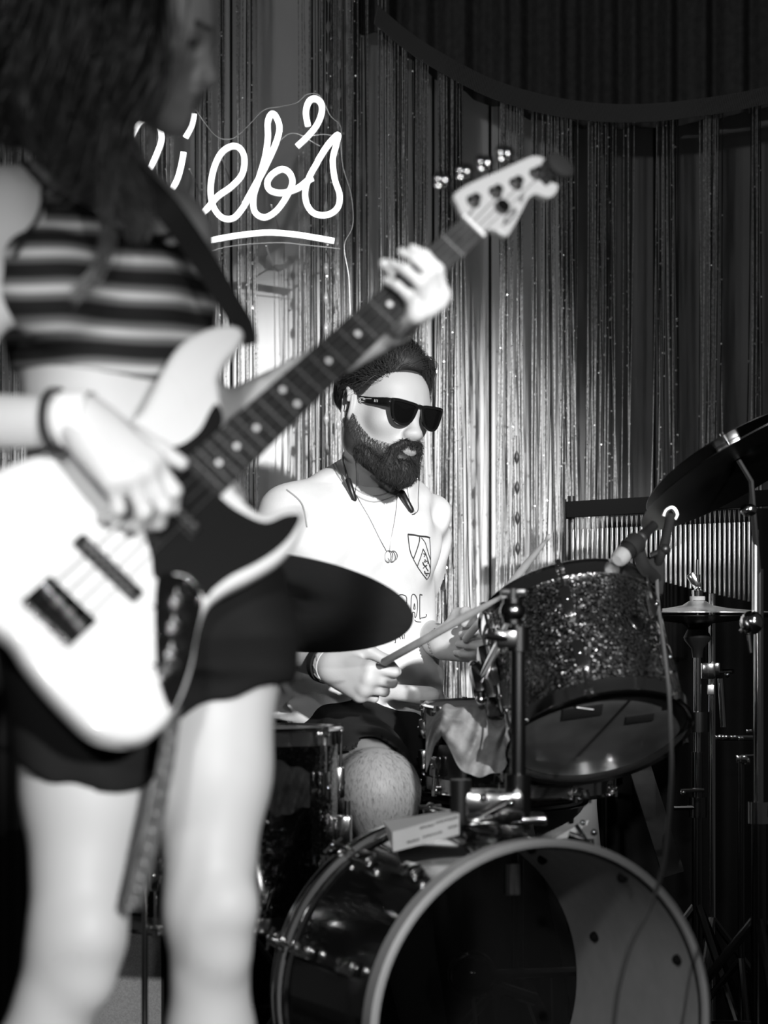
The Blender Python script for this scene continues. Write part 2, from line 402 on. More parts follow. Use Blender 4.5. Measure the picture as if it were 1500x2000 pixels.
b = MB(); t = spline(np.stack([SWX, np.full(11, 5.44), SWZ], 1), 12)
b.tube(t, .005, 8, flat=.5, up=(0, 0, 1)); b.tube(t+np.array([0, 0, -.022]), .003, 6)
b.obj('curtain_heading', mat('heading_braid', .06, .6), e)
b = MB()
for i in range(0, len(t)-1):
    for q in np.linspace(0, 1, 4)[:-1]:
        p = t[i]+(t[i+1]-t[i])*q; b.tube([p+np.array([.004, -.008, .012]), p+np.array([-.004, -.009, -.028])], .0018, 4)
b.obj('heading_loop', mat('heading_braid2', .16, .5), e, kind='stuff')
# pleated drape above the swag
X = np.linspace(px(700, 5.6), px(1760, 5.6), 420); t = (X-X[0])
Yp = 5.6+.018*np.sin(t*70+2*np.sin(t*9))+.008*np.sin(t*151)
P = np.array([[(x, y+.004*math.sin(z*5), z) for z in np.linspace(np.interp(x, SWX, SWZ)-.01, 2.85, 14)] for x, y in zip(X, Yp)])
P2 = P+np.array([0, .006, 0]); b = MB(); b.grid(np.concatenate([P, P2[::-1]]), cu=True)
b.obj('pleated_drape', mat('drape_cloth', .10, .85, noise=.02, nscale=60), None, label='dark pleated drape on the wall above the swagged string curtain', cat='curtain')
bpy.data.objects['pleated_drape']['category'] = 'curtain'
# ------------------------------------------------------------------ lit sign
DS = 5.36
sg = empty('lit_sign', at(520, 480, DS), 'glowing white cursive tube sign with curved underline on the curtain', 'sign')
def sgp(pts, dy=0): return np.array([at(x/2, y/2, DS-dy) for x, y in pts])
strokes = {
 'letter_d': [(500, 655), (490, 610), (503, 560), (528, 505), (552, 472), (588, 463), (620, 488), (631, 540), (612, 600), (585, 655), (552, 695)],
 'letter_i': [(718, 595), (706, 655), (690, 705), (664, 750)],
 'letter_i_dot': [(758, 445), (748, 490), (724, 535)],
 'letter_e': [(775, 850), (812, 812), (850, 768), (905, 728), (945, 682), (955, 622), (938, 580), (903, 571), (862, 600), (833, 665), (822, 745), (835, 810), (870, 850), (915, 848), (955, 800)],
 'letter_b': [(955, 800), (1000, 718), (1042, 640), (1078, 560), (1092, 500), (1078, 455), (1060, 446), (1046, 478), (1046, 540), (1035, 615), (1010, 700), (990, 770), (996, 828), (1035, 848), (1082, 820), (1122, 762), (1142, 712), (1130, 674), (1100, 660), (1063, 680), (1044, 712), (1056, 742), (1102, 752), (1160, 735), (1200, 705), (1222, 694)],
 'letter_s': [(1240, 632), (1280, 568), (1320, 527), (1314, 565), (1300, 625), (1308, 700), (1327, 762), (1318, 812), (1280, 838), (1230, 834), (1200, 800), (1192, 748), (1208, 690), (1240, 632)],
 'apostrophe': [(1203, 492), (1195, 440), (1206, 398), (1230, 385), (1254, 403), (1256, 442), (1236, 490), (1200, 533), (1160, 570)],
 'underline': [(795, 945), (870, 930), (950, 917), (1050, 908), (1150, 915), (1230, 927), (1305, 940)]}
for k, p in strokes.items():
    P = spline(sgp(p), 8); P[:, 1] += .008*np.linspace(-.5, .5, len(P))
    o = MB().tube(P, .0063, 10).obj(k, M_neon, sg)
    MB().tube(P+np.array([0, .010, 0]), .0068, 8).obj('tube_back', mat('tube_back', .6, .5), o)
for p in ([(730, 430), (760, 425), (800, 480), (850, 535), (910, 540), (970, 490), (1030, 430), (1100, 415), (1160, 400), (1200, 368), (1250, 375), (1290, 450), (1330, 490), (1332, 560)],
          [(1095, 548), (1130, 522), (1170, 525), (1230, 560), (1250, 570)], [(1220, 530), (1270, 525), (1320, 535)],
          [(1332, 560), (1340, 650), (1372, 760), (1378, 880), (1345, 960), (1362, 1080), (1368, 1230)],
          [(800, 990), (900, 962), (1080, 948), (1200, 958), (1330, 972)]):
    MB().tube(spline(sgp(p, -.01), 6), .0012, 5).obj('sign_wire', mat('clear_wire', .5, .3), sg)
for x, y in ((430, 300), (530, 400), (600, 400), (660, 300), (520, 480), (640, 478), (370, 330)):
    MB().tube([at(x, y, DS+.01), [at(x, y, DS)[0], YB-.02, at(x, y, DS)[2]]], .002, 6).obj('standoff', mat('clear_wire', .5, .3), sg)
# low black sheets added to darken the view behind kit and legs
def darksheet(label, xy, D):
    X = np.linspace(px(xy[0][0], D), px(xy[-1][0], D), 200); zt = np.interp(X, [px(a, D) for a, _ in xy], [H-(b-HY)*D/F for _, b in xy])
    P = np.array([[(x, D+.014*math.sin(x*75+2*math.sin(x*8)), .01+(z-.01)*k/7) for k in range(8)] for x, z in zip(X, zt)])
    MB().grid(np.concatenate([P, (P+[0, .006, 0])[::-1]]), cu=True).obj('added_dark_sheet', mat('dark_sheet_black', .012, .9, spec=.1), None, label=label, cat='curtain')
darksheet('added black sheet for the dark behind the drum throne and bass drum', [(541, 1425), (800, 1430), (1179, 1425)], 5.36)
darksheet('added black sheet for the dark behind the hi-hat and bar chimes', [(1185, 1030), (1190, 1000), (1800, 985)], 5.40)
darksheet('added black sheet for the dark behind the bassist legs and floor tom', [(-200, 1180), (300, 1180), (535, 1180)], 5.30)
# ------------------------------------------------------------------ drums
def ringprof(r, w, h, t=.0): return [(r-w, -h), (r, -h), (r+t, -h*.3), (r+t, h*.3), (r, h), (r-w, h)]
def drum(name, label, cat, base, axis, R, depth, nl, mshell, mhead_top, mhead_bot, ref=(1, 0, 0), wrap=None, phase=0, rodmat=None, group=None, interior=False):
    x, y, z = frame(axis, ref); base = np.asarray(base, float); rodmat = rodmat or M_chrome
    e = empty(name, (base[0], base[1], max(base[2]-R*abs(math.sqrt(max(0, 1-z[2]**2))), 0)), label, cat, group)
    MB().lathe(base, z, [(R-.006, 0), (R, 0), (R, depth), (R-.006, depth)], 64, ref, closed=True).obj('shell', mshell, e)
    for nm, h, mh, s in (('bottom', .0, mhead_bot, -1), ('top', depth, mhead_top, 1)):
        if mh: MB().lathe(base, z, [(.0001, h+s*.004), (R*.5, h+s*.004), (R-.004, h+s*.003), (R+.002, h-s*.002), (R-.002, h-s*.004)], 64, ref).obj(nm+'_head', mh, e)
        hh = h+s*.004
        MB().lathe(base, z, [(R+.001, hh-s*.016), (R+.007, hh-s*.016), (R+.006, hh-s*.006), (R+.006, hh+s*.007), (R+.010, hh+s*.011), (R+.006, hh+s*.014), (R+.001, hh+s*.010)], 64, ref, closed=True).obj(nm+'_hoop', rodmat, e)
    for i in range(nl):
        a = phase+i*2*math.pi/nl; d = math.cos(a)*x+math.sin(a)*y; tn = np.cross(z, d)
        for f in (.27, .73):
            c = base+d*(R+.009)+z*depth*f
            lg = MB().box(c, .016, .020, min(.055, depth*.3), (d, tn, z), .005)
            lg.sphere(c+d*.006, (.006, .006, .006), 8)
            lg.obj('lug', rodmat, e)
            s = -1 if f < .5 else 1; h0 = 0 if f < .5 else depth
            b = MB(); b.tube([c+d*.002, base+d*(R+.011)+z*(h0+s*.012)], .0028, 8)
            b.tube([base+d*(R+.011)+z*(h0+s*.008), base+d*(R+.011)+z*(h0+s*.020)], .0055, 6)
            b.box(base+d*(R+.010)+z*(h0+s*.006), .012, .016, .010, (d, tn, z), .003)
            b.obj('tension_rod', M_chrome, e)
    return e, (x, y, z)
# rack tom
TB = at(1168, 1428, 4.33); TU = norm((-.16, .52, .84))
tom, TF = drum('rack_tom', 'silver sparkle rack tom tilted back above the bass drum', 'drum', TB, TU, .157, .235, 6, M_spk, mat('white_head', .5, .5), M_drumhead, phase=.34, rodmat=M_chrome)
for a, c, s in ((-.035, -.088, .07), (.07, -.035, .05)):       # black tape patches on the lower head
    MB().box(TB+TF[0]*a+TF[1]*c-TU*.0055, s, s*.55, .0012, TF, .0004).obj('tape_patch', M_matte, tom)
for p in ([(1140, 1440), (1165, 1462), (1180, 1475)], [(1038, 1470), (1050, 1490)]):
    q = [at(x, y, 4.2) for x, y in p]; q = [TB+(v-TB)-np.dot(v-TB, TU)*TU-TU*.006 for v in q]
    MB().tube(spline(q, 4), .0008, 5).obj('scratch', M_paper, tom)
# badge
dd = norm(np.array([.55, -.83, 0])-np.dot([.55, -.83, 0], TU)*TU)
MB().lathe(TB+TU*.13+dd*.157, dd, [(.0001, .002), (.014, .002), (.016, .0005), (.016, -.002)], 20).obj('badge', M_dchrome, tom)
# tom arm and post
pc = at(1012, 1600, 4.05); pt_ = at(1002, 1182, 4.05)
e = empty('tom_stand_post', pc, 'vertical chrome tom post rising out of the bass drum mount', 'drum hardware')
MB().tube([pc+[0, 0, -.02], [pc[0], pc[1], .9]], .0125, 16).obj('post', M_dchrome, e)
MB().tube([[pc[0], pc[1], .70], [pc[0]-.003, pc[1], pt_[2]-.03]], .0098, 16).obj('inner_tube', M_chrome, e)
b = MB().tube([[pc[0], pc[1], .86], [pc[0], pc[1], .90]], .019, 16); b.box((pc[0]-.02, pc[1]-.01, .88), .035, .03, .03, bev=.006); b.obj('clamp_collar', M_dchrome, e)
MB().tube([[pc[0]-.02, pc[1]-.02, .88], [pc[0]-.055, pc[1]-.03, .885]], .006, 8).obj('clamp_screw', M_chrome, e)
b = MB().sphere((pt_[0], pt_[1], .925), (.022, .022, .022), 16); b.tube([[pt_[0], pt_[1], .905], [pt_[0], pt_[1], .946]], .017, 14); b.obj('ball_joint', M_dchrome, e)
b = MB().tube([[pt_[0]-.001, pt_[1], .94], [pt_[0], pt_[1], .962]], .010, 10); b.box((pt_[0], pt_[1], .956), .042, .016, .012, bev=.005); b.obj('wing_nut', M_black, e)
arm = TB+TU*.135-TF[0]*.16
b = MB().tube(spline([(pt_[0]-.005, pt_[1], .925), (pt_[0]+.0, pt_[1]+.02, .915), tuple(arm+[-.02, -.03, .0]), tuple(arm)], 6), .0075, 12); b.obj('l_arm', M_chrome, e)
b = MB(); ax = np.cross(TU, TF[0])
b.box(TB+TU*.13-TF[0]*.168, .03, .075, .11, (TF[0], ax, TU), .01); b.box(TB+TU*.13-TF[0]*.185, .03, .04, .06, (TF[0], ax, TU), .01)
b.obj('tom_bracket', M_dchrome, tom)
for s in (-.035, .035): MB().sphere(TB+TU*(.13+s)-TF[0]*.19, .009, 10).obj('bracket_bolt', M_chrome, tom)
# microphone clamped on the tom rim
mc0 = at(1207, 1093, 4.32); mc1 = at(1300, 1004, 4.42); dv = norm(mc1-mc0)
e = empty('tom_microphone', at(1262, 1120, 4.4), 'black clip-on microphone with pale mesh front over the sparkle tom', 'microphone')
MB().lathe(mc0, dv, [(.0001, -.004), (.010, -.003), (.0145, .002), (.0155, .012), (.0155, .018)], 24).obj('mesh_front', mat('mic_mesh', .35, .5, .3, bump=.8, bscale=900), e)
MB().lathe(mc0, dv, [(.0155, .018), (.0165, .022), (.0155, .045), (.0135, .06), (.012, .066), (.0105, .07)], 24).obj('body', M_black, e)
MB().lathe(mc0, dv, [(.0105, .07), (.0108, .072), (.0108, .088), (.009, .09), (.009, .12), (.0001, .121)], 24).obj('connector', M_black, e)
MB().lathe(mc0, dv, [(.0112, .071), (.0116, .073), (.0116, .076), (.0112, .078)], 24).obj('steel_ring', M_steel, e)
b = MB().lathe(mc0, dv, [(.0175, .034), (.019, .036), (.019, .062), (.0175, .064)], 24); cc = mc0+dv*.05
b.tube(spline([cc+[.01, 0, -.012], at(1258, 1108, 4.36), at(1275, 1125, 4.4), at(1283, 1138, 4.42)], 6), .012, 10); b.obj('clip', M_matte, e)
b = MB().sphere(at(1298, 1073, 4.4), .0105, 12); b.tube([at(1298, 1073, 4.4), at(1270, 1085, 4.4)], .005, 8); b.obj('clip_knob', M_black, e)
b = MB().tube(spline([at(1283, 1138, 4.44), at(1282, 1110, 4.42), at(1292, 1080, 4.4), at(1303, 1040, 4.42), at(1310, 1008, 4.44)], 6), .0085, 10); b.obj('gooseneck', M_matte, e)
b = MB().box(at(1270, 1118, 4.42), .05, .03, .055, bev=.01); b.box(at(1262, 1146, 4.42), .06, .035, .03, bev=.008); b.obj('rim_clamp', M_matte, e)
b = MB().tube(spline([at(1296, 1008, 4.44), at(1302, 996, 4.44), at(1314, 992, 4.44), at(1322, 1004, 4.44), at(1318, 1014, 4.44)], 6), .0045, 8); b.obj('hook', M_steel, e)
cb = [(1283, 1130, 4.4), (1286, 1185, 4.34), (1296, 1260, 4.2), (1306, 1350, 4.05), (1310, 1430, 3.9), (1312, 1510, 3.8), (1306, 1610, 3.7), (1296, 1690, 3.64), (1268, 1775, 3.6), (1232, 1845, 3.6), (1210, 1920, 3.6), (1200, 1985, 3.6), (1190, 2100, 3.6), (1150, 2250, 3.65), (1100, 2420, 3.7)]
P = spline([at(*q) for q in cb], 10); P[:, 2] = np.maximum(P[:, 2], .005)
MB().tube(P, .0032, 10).obj('microphone_cable', M_cable, None, label='thin grey cable hanging from the tom microphone across the bass drum opening', cat='cable')
# bass drum
th = math.radians(22); BA = np.array([math.sin(th), -math.cos(th), 0]); BF = at(1060, 2004, 3.82); BF[2] = .289; LB = .43; BK = BF-BA*LB; RB = .279
bd = empty('bass_drum', (BF+BK)/2*[1, 1, 0], 'black bass drum with open front and pale hoop below the sparkle tom', 'drum')
bx, by, bz = frame(BA, (1, 0, 0))
MB().lathe(BK, BA, [(RB, .0), (RB, LB)], 96).obj('shell', M_lacq, bd)
MB().lathe(BK, BA, [(RB-.007, LB), (RB-.007, 0)], 96).obj('inner_shell', mat('bare_inner_ply', .42, .7, noise=.03, nscale=25), bd)
MB().lathe(BK, BA, [(RB-.007, LB), (RB, LB)], 96).obj('bearing_edge', M_matte, bd)
MB().lathe(BF, BA, [(RB-.002, -.028), (RB+.009, -.028), (RB+.010, .008), (RB+.004, .012), (RB-.002, .010)], 96, closed=True).obj('front_hoop', mat('hoop_paint', .55, .4), bd)
MB().lathe(BK, BA, [(RB-.002, .028), (RB+.010, .028), (RB+.011, -.006), (RB+.005, -.012), (RB-.002, -.010)], 96, closed=True).obj('back_hoop', mat('grey_hoop', .16, .2, coat=.5), bd)
MB().lathe(BK, BA, [(RB+.0112, .006), (RB+.0130, .008), (RB+.0130, .022), (RB+.0112, .024)], 96, closed=True).obj('hoop_inlay', M_chrome, bd)
MB().lathe(BK, BA, [(RB+.001, .040), (RB+.006, .044), (RB+.006, .050), (RB+.001, .054)], 96).obj('flesh_hoop', M_chrome, bd)
mh = bpy.data.materials.new('clear_head'); mh.use_nodes = True; nt = mh.node_tree; nt.nodes.clear()
o_ = nt.nodes.new('ShaderNodeOutputMaterial'); mx = nt.nodes.new('ShaderNodeMixShader'); tr = nt.nodes.new('ShaderNodeBsdfTransparent'); gb = nt.nodes.new('ShaderNodeBsdfGlossy')
tr.inputs[0].default_value = (.22, .22, .22, 1); gb.inputs[0].default_value = (.5, .5, .5, 1); gb.inputs['Roughness'].default_value = .15; mx.inputs[0].default_value = .12
nt.links.new(tr.outputs[0], mx.inputs[1]); nt.links.new(gb.outputs[0], mx.inputs[2]); nt.links.new(mx.outputs[0], o_.inputs[0])
MB().lathe(BK, BA, [(.0001, -.002), (RB*.5, -.002), (RB-.003, -.002)], 64).obj('batter_head', mh, bd)
for i in range(10):
    a = math.radians(18+i*36); d = math.cos(a)*bx+math.sin(a)*by; tn = np.cross(BA, d)
    for base, s, nm in ((BK, 1, 'claw'),):
        c = base+d*(RB+.015)
        b = MB().box(c+BA*.008, .012, .024, .046, (d, tn, BA), .004); b.box(c-d*.008-BA*.014, .026, .022, .008, (d, tn, BA), .003)
        b.tube([c+d*.008-BA*.005, c+d*.008+BA*.085], .003, 8); cl = b.obj('claw', M_chrome, bd)
        b = MB().tube([c+d*.008+tn*.02-BA*.012, c+d*.008-tn*.02-BA*.012], .004, 8); b.sphere(c+d*.008-BA*.010, .008, 10); b.obj('claw_handle', M_chrome, cl)
    b = MB().box(BK+d*(RB+.010)+BA*.12, .018, .024, .06, (d, tn, BA), .006); b.obj('lug', M_chrome, bd)
    b = MB().box(BK+d*(RB+.010)+BA*(LB-.12), .018, .024, .06, (d, tn, BA), .006); b.obj('lug', M_chrome, bd)
    for q in (.07, .36): MB().sphere(BK+d*(RB-.010)+BA*(q+.03), (.009, .009, .009), 8).obj('lug_bolt', M_matte, bd)
MB().lathe(np.array([pc[0]-.01, pc[1], .575]), (0, 0, 1), [(.0125, -.06), (.0135, -.11), (.0001, -.111)], 16).obj('post_end', M_chrome, bd)
# mount block on the bass drum
e = empty('tom_mount', (pc[0]-.04, pc[1], .58), 'shiny chrome tom mount block bolted on top of the bass drum', 'drum hardware')
b = MB().box((pc[0]-.045, pc[1]-.03, .612), .105, .07, .05, bev=.012); b.box((pc[0]-.03, pc[1], .588), .15, .10, .014, bev=.005); b.obj('block', M_chrome, e)
MB().tube([(pc[0], pc[1], .57), (pc[0], pc[1], .66)], .021, 20).obj('sleeve', M_dchrome, e)
b = MB().tube([(pc[0]-.095, pc[1]-.05, .585), (pc[0]-.095, pc[1]-.05, .655)], .017, 18); b.obj('side_post', M_black, e)
for q in ((-.06, -.07, .628), (-.045, -.07, .605), (-.015, -.07, .62)):
    MB().sphere(np.array([pc[0], pc[1], 0])+q, .007, 10).obj('bolt', M_chrome, e)
MB().tube([(pc[0]-.06, pc[1]-.07, .60), (pc[0]-.02, pc[1]-.075, .622)], .007, 10).obj('key_rod', M_chrome, e)
# spare tom mount bracket right of it
e = empty('hoop_bracket', at(1130, 1645, 4.2), 'small chrome bracket with a pale strip behind the bass drum rim', 'drum hardware')
q = [at(x, y, 4.2) for x, y in ((1078, 1641), (1128, 1612), (1150, 1602), (1146, 1612), (1108, 1636))]
V = np.array(q+[v+np.array([0, .006, 0]) for v in q]); n = 5
link('strip', V, [tuple(range(n)), tuple(range(2*n-1, n-1, -1))]+[(i, i+n, (i+1) % n+n, (i+1) % n) for i in range(n)], M_paper, e, False)
b = MB().tube([at(1110, 1630, 4.19), at(1140, 1640, 4.19)], .007, 10); b.sphere(at(1160, 1626, 4.19), .006, 10); b.sphere(at(1138, 1607, 4.18), .005, 8)
b.tube([at(1126, 1612, 4.19), at(1150, 1650, 4.2)], .004, 8); b.obj('clamp', M_chrome, e)
b = MB().tube([at(1100, 1650, 4.21), at(1160, 1650, 4.21)], .010, 8); b.tube([at(1150, 1650, 4.21), at(1170, 1690, 4.21)], .006, 8); b.obj('foot', M_chrome, e)
# white booklet wedged on the drum
q = [at(x, y, D) for x, y, D in ((766, 1625, 4.00), (897, 1589, 3.92), (897, 1630, 3.90), (768, 1664, 3.985))]
qt = [at(x, y, D) for x, y, D in ((748, 1604, 4.12), (880, 1582, 4.06))]
e = empty('printed_packet', at(835, 1668, 4.05), 'white printed paper packet lying on top of the bass drum', 'packet')
V = np.array([q[0], q[1], q[2], q[3], qt[0], qt[1], q[2]+[0, .10, .012], q[3]+[0, .10, .012]])
link('sleeve', V, [(0, 1, 2, 3), (4, 5, 1, 0), (5, 6, 2, 1), (4, 0, 3, 7), (7, 3, 2, 6), (4, 7, 6, 5)], M_paper, e, False)
b = MB(); r = random.Random(4)
def onq(u, v): return (q[0]*(1-u)+q[1]*u)*(1-v)+(q[3]*(1-u)+q[2]*u)*v+np.array([0, -.0015, 0])
for (u0, u1, v) in ((.22, .40, .62), (.46, .74, .56), (.84, .97, .45), (.42, .62, .10), (.66, .98, .05)):
    u = u0
    while u < u1:
        wd = r.uniform(.014, .026); b.tube([onq(u, v+.04), onq(u+wd*.2, v+.15)], .0007, 4); b.tube([onq(u, v+.05+.09*r.random()), onq(u+wd, v+.05+.09*r.random())], .0007, 4); u += wd+.008
b.obj('print', M_matte, e)
b = MB().tube([at(762, 1622, 4.1), at(800, 1612, 4.08)], .005, 8); b.obj('black_tie', M_matte, e)
# bass drum pedal behind the clear head
e = empty('bass_drum_pedal', (BK[0]+.03, BK[1]+.12, 0), 'bass drum pedal with round beater seen through the clear head', 'pedal')
bc = at(922, 1903, 4.36); MB().sphere(bc, .043, 24).obj('beater', mat('beater_ball', .03, .15, coat=.8), e)
MB().tube([bc, bc+[.015, .03, -.2]], .004, 8).obj('beater_rod', M_chrome, e)
b = MB()
for s in (-.05, .06): b.tube([(bc[0]+.10+s, 4.5, .0), (bc[0]+.10+s, 4.5, .27)], .010, 8)
b.tube([(bc[0]+.03, 4.5, .265), (bc[0]+.24, 4.5, .272)], .009, 8); b.tube([(bc[0]+.0, 4.5, .26), (bc[0]+.12, 4.5, .22)], .012, 8); b.obj('frame', M_dchrome, e)
b = MB().box((bc[0]+.1, 4.68, .05), .09, .30, .012, (np.array([1, 0, 0]), norm((0, 1, -.12)), norm((0, .12, 1)))); b.obj('footboard', M_steel, e)
MB().box((bc[0]+.1, 4.66, .008), .13, .36, .012).obj('base_plate', M_dchrome, e)
b = MB().tube([(bc[0]+.15, 4.5, .26), (bc[0]+.155, 4.5, .06)], .004, 6); b.sphere((bc[0]+.155, 4.5, .1), .012, 8); b.obj('spring', M_chrome, e)
# snare drum
SB = at(1010, 1524, 4.63); SB[2] = .605
sn, SF = drum('snare_drum', 'chrome rimmed snare drum between the drummer knees half under a cloth', 'drum', SB, norm((.02, -.03, 1)), .172, .125, 8, M_lacq, mat('white_head', .5, .5), mat('white_head', .5, .5), phase=.55)
e = empty('snare_stand', (SB[0], SB[1], 0), 'snare drum stand under the chrome rimmed snare', 'stand')
MB().tube([(SB[0], SB[1], .20), (SB[0], SB[1], .56)], .012, 12).obj('pole', M_dchrome, e)
for i in range(3):
    a = 1.2+i*2.094; d = np.array([math.cos(a), math.sin(a), 0])
    MB().tube([SB*[1, 1, 0]+[0, 0, .26], SB*[1, 1, 0]+d*.24+[0, 0, .012]], .009, 8).obj('leg', M_dchrome, e)
    MB().tube(spline([SB*[1, 1, 0]+[0, 0, .55], SB*[1, 1, 0]+d*.17+[0, 0, .575], SB*[1, 1, 0]+d*.183+[0, 0, .60]], 5), .007, 8).obj('basket_arm', M_dchrome, e)
# cloth over the snare
U, Vn = 46, 30; P = np.zeros((U, Vn, 3))
for i in range(U):
    for j in range(Vn):
        u = i/(U-1); v = j/(Vn-1)
        xx = 832+u*172; top = 1392-14*math.sin(u*3.1)+6*math.sin(u*17); ln = 55+85*max(0, math.sin((u-.18)*math.pi*1.15))**.8+70*max(0, .10-u)*10*.9
        yy = top+ln*v+5*math.sin(u*23+v*6); DD = 4.45-.03*math.sin(u*3.14)+.008*math.sin(u*25+v*7)+.006*math.sin(v*11+u*9)+.16*max(0, .25-v)*4*.25
        P[i, j] = at(xx, yy, DD-.03)
b = MB().grid(np.concatenate([P, (P+[0, .004, 0])[::-1]]), cu=True)
b.obj('drum_cloth', mat('grey_suede_cloth', .18, .9, noise=.06, nscale=40, bump=.4, bscale=90), None, label='crumpled grey cloth draped over the snare drum rim', cat='cloth')
# floor tom at left
FT = at(440, 1785, 4.34)
ft, _ = drum('floor_tom', 'dark sparkle floor tom standing behind the bassist legs', 'drum', FT, (0, .02, 1), .196, .31, 8, M_spkd, mat('white_head', .5, .5), M_drumhead, phase=.25)
for a in (-.12, 2.0, 4.1):
    d = np.array([math.cos(a), math.sin(a), 0]); c = FT+d*.215
    b = MB().tube([(c[0], c[1], .012), (c[0], c[1], FT[2]+.2)], .0055, 10); b.obj('leg', M_chrome, ft)
    b = MB().tube([(c[0], c[1], 0), (c[0], c[1], .03)], .011, 10); b.obj('rubber_foot', M_matte, ft)
    b = MB().box(c-d*.008+[0, 0, .15], .03, .035, .05, (d, np.cross((0, 0, 1), d), (0, 0, 1)), .006); b.obj('leg_bracket', M_chrome, ft)
P = np.zeros((20, 16, 3))
for i in range(20):
    for j in range(16):
        u = i/19; v = j/15
        P[i, j] = at(520+85*u, 1478+(112)*v*(1-abs(u-.25)*.55)+30*u+3*math.sin(u*14), 4.10+.07*u+.01*math.sin(u*16+v*5))
MB().grid(np.concatenate([P, (P+[0, .004, 0])[::-1]]), cu=True).obj('dark_towel', mat('dark_towel', .018, .9, noise=.02), None, label='dark folded towel hanging over the floor tom side', cat='towel')
# ------------------------------------------------------------------ cymbals and stands
def cymbal(name, label, c, normal, R, m, group=None, bell=.13, under=True):
    e = empty(name, np.asarray(c, float), label, 'cymbal', group)
    pr = [(.006, .026), (R*.06, .025), (R*.14, .017), (R*bell*1.35, .012), (R*.45, .007), (R*.8, .0025), (R, 0), (R, -.0012), (R*.8, .0008), (R*.45, .005), (R*bell*1.35, .010), (R*.14, .015), (.006, .023)]
    MB().lathe(c, normal, pr, 96).obj('bow', m, e); return e
def stand(name, label, x, y, ztop, tilt=None, group=None, r=.011, legs=True, m=None):
    m = m or M_dchrome; e = empty(name, (x, y, 0), label, 'stand', group)
    MB().tube([(x, y, .14), (x, y, ztop*.55)], r*1.25, 14).obj('lower_tube', m, e)
    MB().tube([(x, y, ztop*.5), (x, y, ztop)], r*.8, 14).obj('upper_tube', M_chrome, e)
    b = MB().tube([(x, y, ztop*.53), (x, y, ztop*.57)], r*1.8, 14); b.tube([(x-.01, y, ztop*.55), (x+.055, y-.01, ztop*.55)], .006, 8); b.box((x+.055, y-.01, ztop*.55), .02, .02, .02); b.obj('collar', M_chrome, e)
    if legs:
        for i in range(3):
            a = .6+i*2.094; d = np.array([math.cos(a), math.sin(a), 0])
            MB().tube([np.array([x, y, .36]), np.array([x, y, .013])+d*.28], .009, 8).obj('leg', m, e)
            MB().tube([np.array([x, y, .16]), np.array([x, y, .15])+d*.165], .005, 6).obj('brace', m, e)
    return e
# big cymbal between bassist and drummer
a7 = math.radians(-7); maj = np.array([math.cos(a7), 0, math.sin(a7)]); tl = math.radians(20.6)
mn = norm(np.cross(maj, (0, -1, 0))); nrm = norm(mn*math.cos(tl)*(1 if mn[2] > 0 else -1)+np.array([0, 1, 0])*math.sin(tl))
CC = at(538, 1172, 4.22)
cymbal('large_cymbal', 'large dark cymbal tilted between the bassist and the drummer', CC-nrm*.006, nrm, .236, M_cymb)
e = stand('cymbal_stand', 'cymbal stand hidden behind the bassist under the large dark cymbal', -.30, 4.78, .88)
b = MB().tube([(-.30, 4.78, .87), CC-nrm*.03, CC+nrm*.05], .006, 8); b.lathe(CC, nrm, [(.0001, .028), (.02, .028), (.02, .04), (.0001, .04)], 16); b.obj('tilter', M_dchrome, e)
# upper right crash and small cymbal behind
a8 = math.radians(29); maj = np.array([math.cos(a8), 0, math.sin(a8)]); tl = math.radians(14)
nrm = norm(np.cross((0, 1, 0), maj)*-1); nrm = nrm if nrm[2] > 0 else -nrm; nrm = norm(nrm*math.cos(tl)+np.array([0, 1, 0])*math.sin(tl))
C2 = at(1450, 913, 4.55); cymbal('crash_cymbal', 'dark crash cymbal tilted steeply at the right edge above the chimes', C2, nrm, .212, M_cymb)
C3 = at(1432, 902, 4.68); cymbal('stacked_cymbal', 'second dark cymbal just behind the tilted crash cymbal', C3, norm(nrm+np.array([.02, .06, 0])), .185, M_cymb)
e = stand('cymbal_stand', 'cymbal stand at the far right edge holding the tilted crash cymbal', at(1482, 1200, 4.6)[0], 4.6, 1.0, r=.012)
b = MB().tube([(at(1482, 1200, 4.6)[0], 4.6, .98), C2-nrm*.03, C2+nrm*.045], .006, 8); b.obj('boom_tilter', M_black, e)
w0 = C2+nrm*.03; b = MB().lathe(C2, nrm, [(.0001, .026), (.019, .026), (.019, .036), (.006, .036), (.005, .075), (.0001, .076)], 16)
b.box(w0+nrm*.022, .05, .010, .012, (norm(np.cross(nrm, (0, 1, 0))), np.array([0, 1, 0]), nrm), .004); b.obj('wing_nut', M_chrome, e)
b = MB().sphere(at(1468, 1216, 4.5), .022, 20); b.tube([at(1445, 1234, 4.5), at(1468, 1216, 4.5)], .004, 8); b.tube([at(1462, 1240, 4.5), at(1466, 1275, 4.5)], .004, 8); b.obj('chrome_ball', M_chrome, e)
MB().sphere(at(1462, 996, 4.5), (.016, .012, .012), 14).obj('upper_ball', M_chrome, e)
MB().tube([at(1475, 1035, 4.58), at(1475, 1195, 4.58)], .0062, 12).obj('bright_tube', M_steel, e)
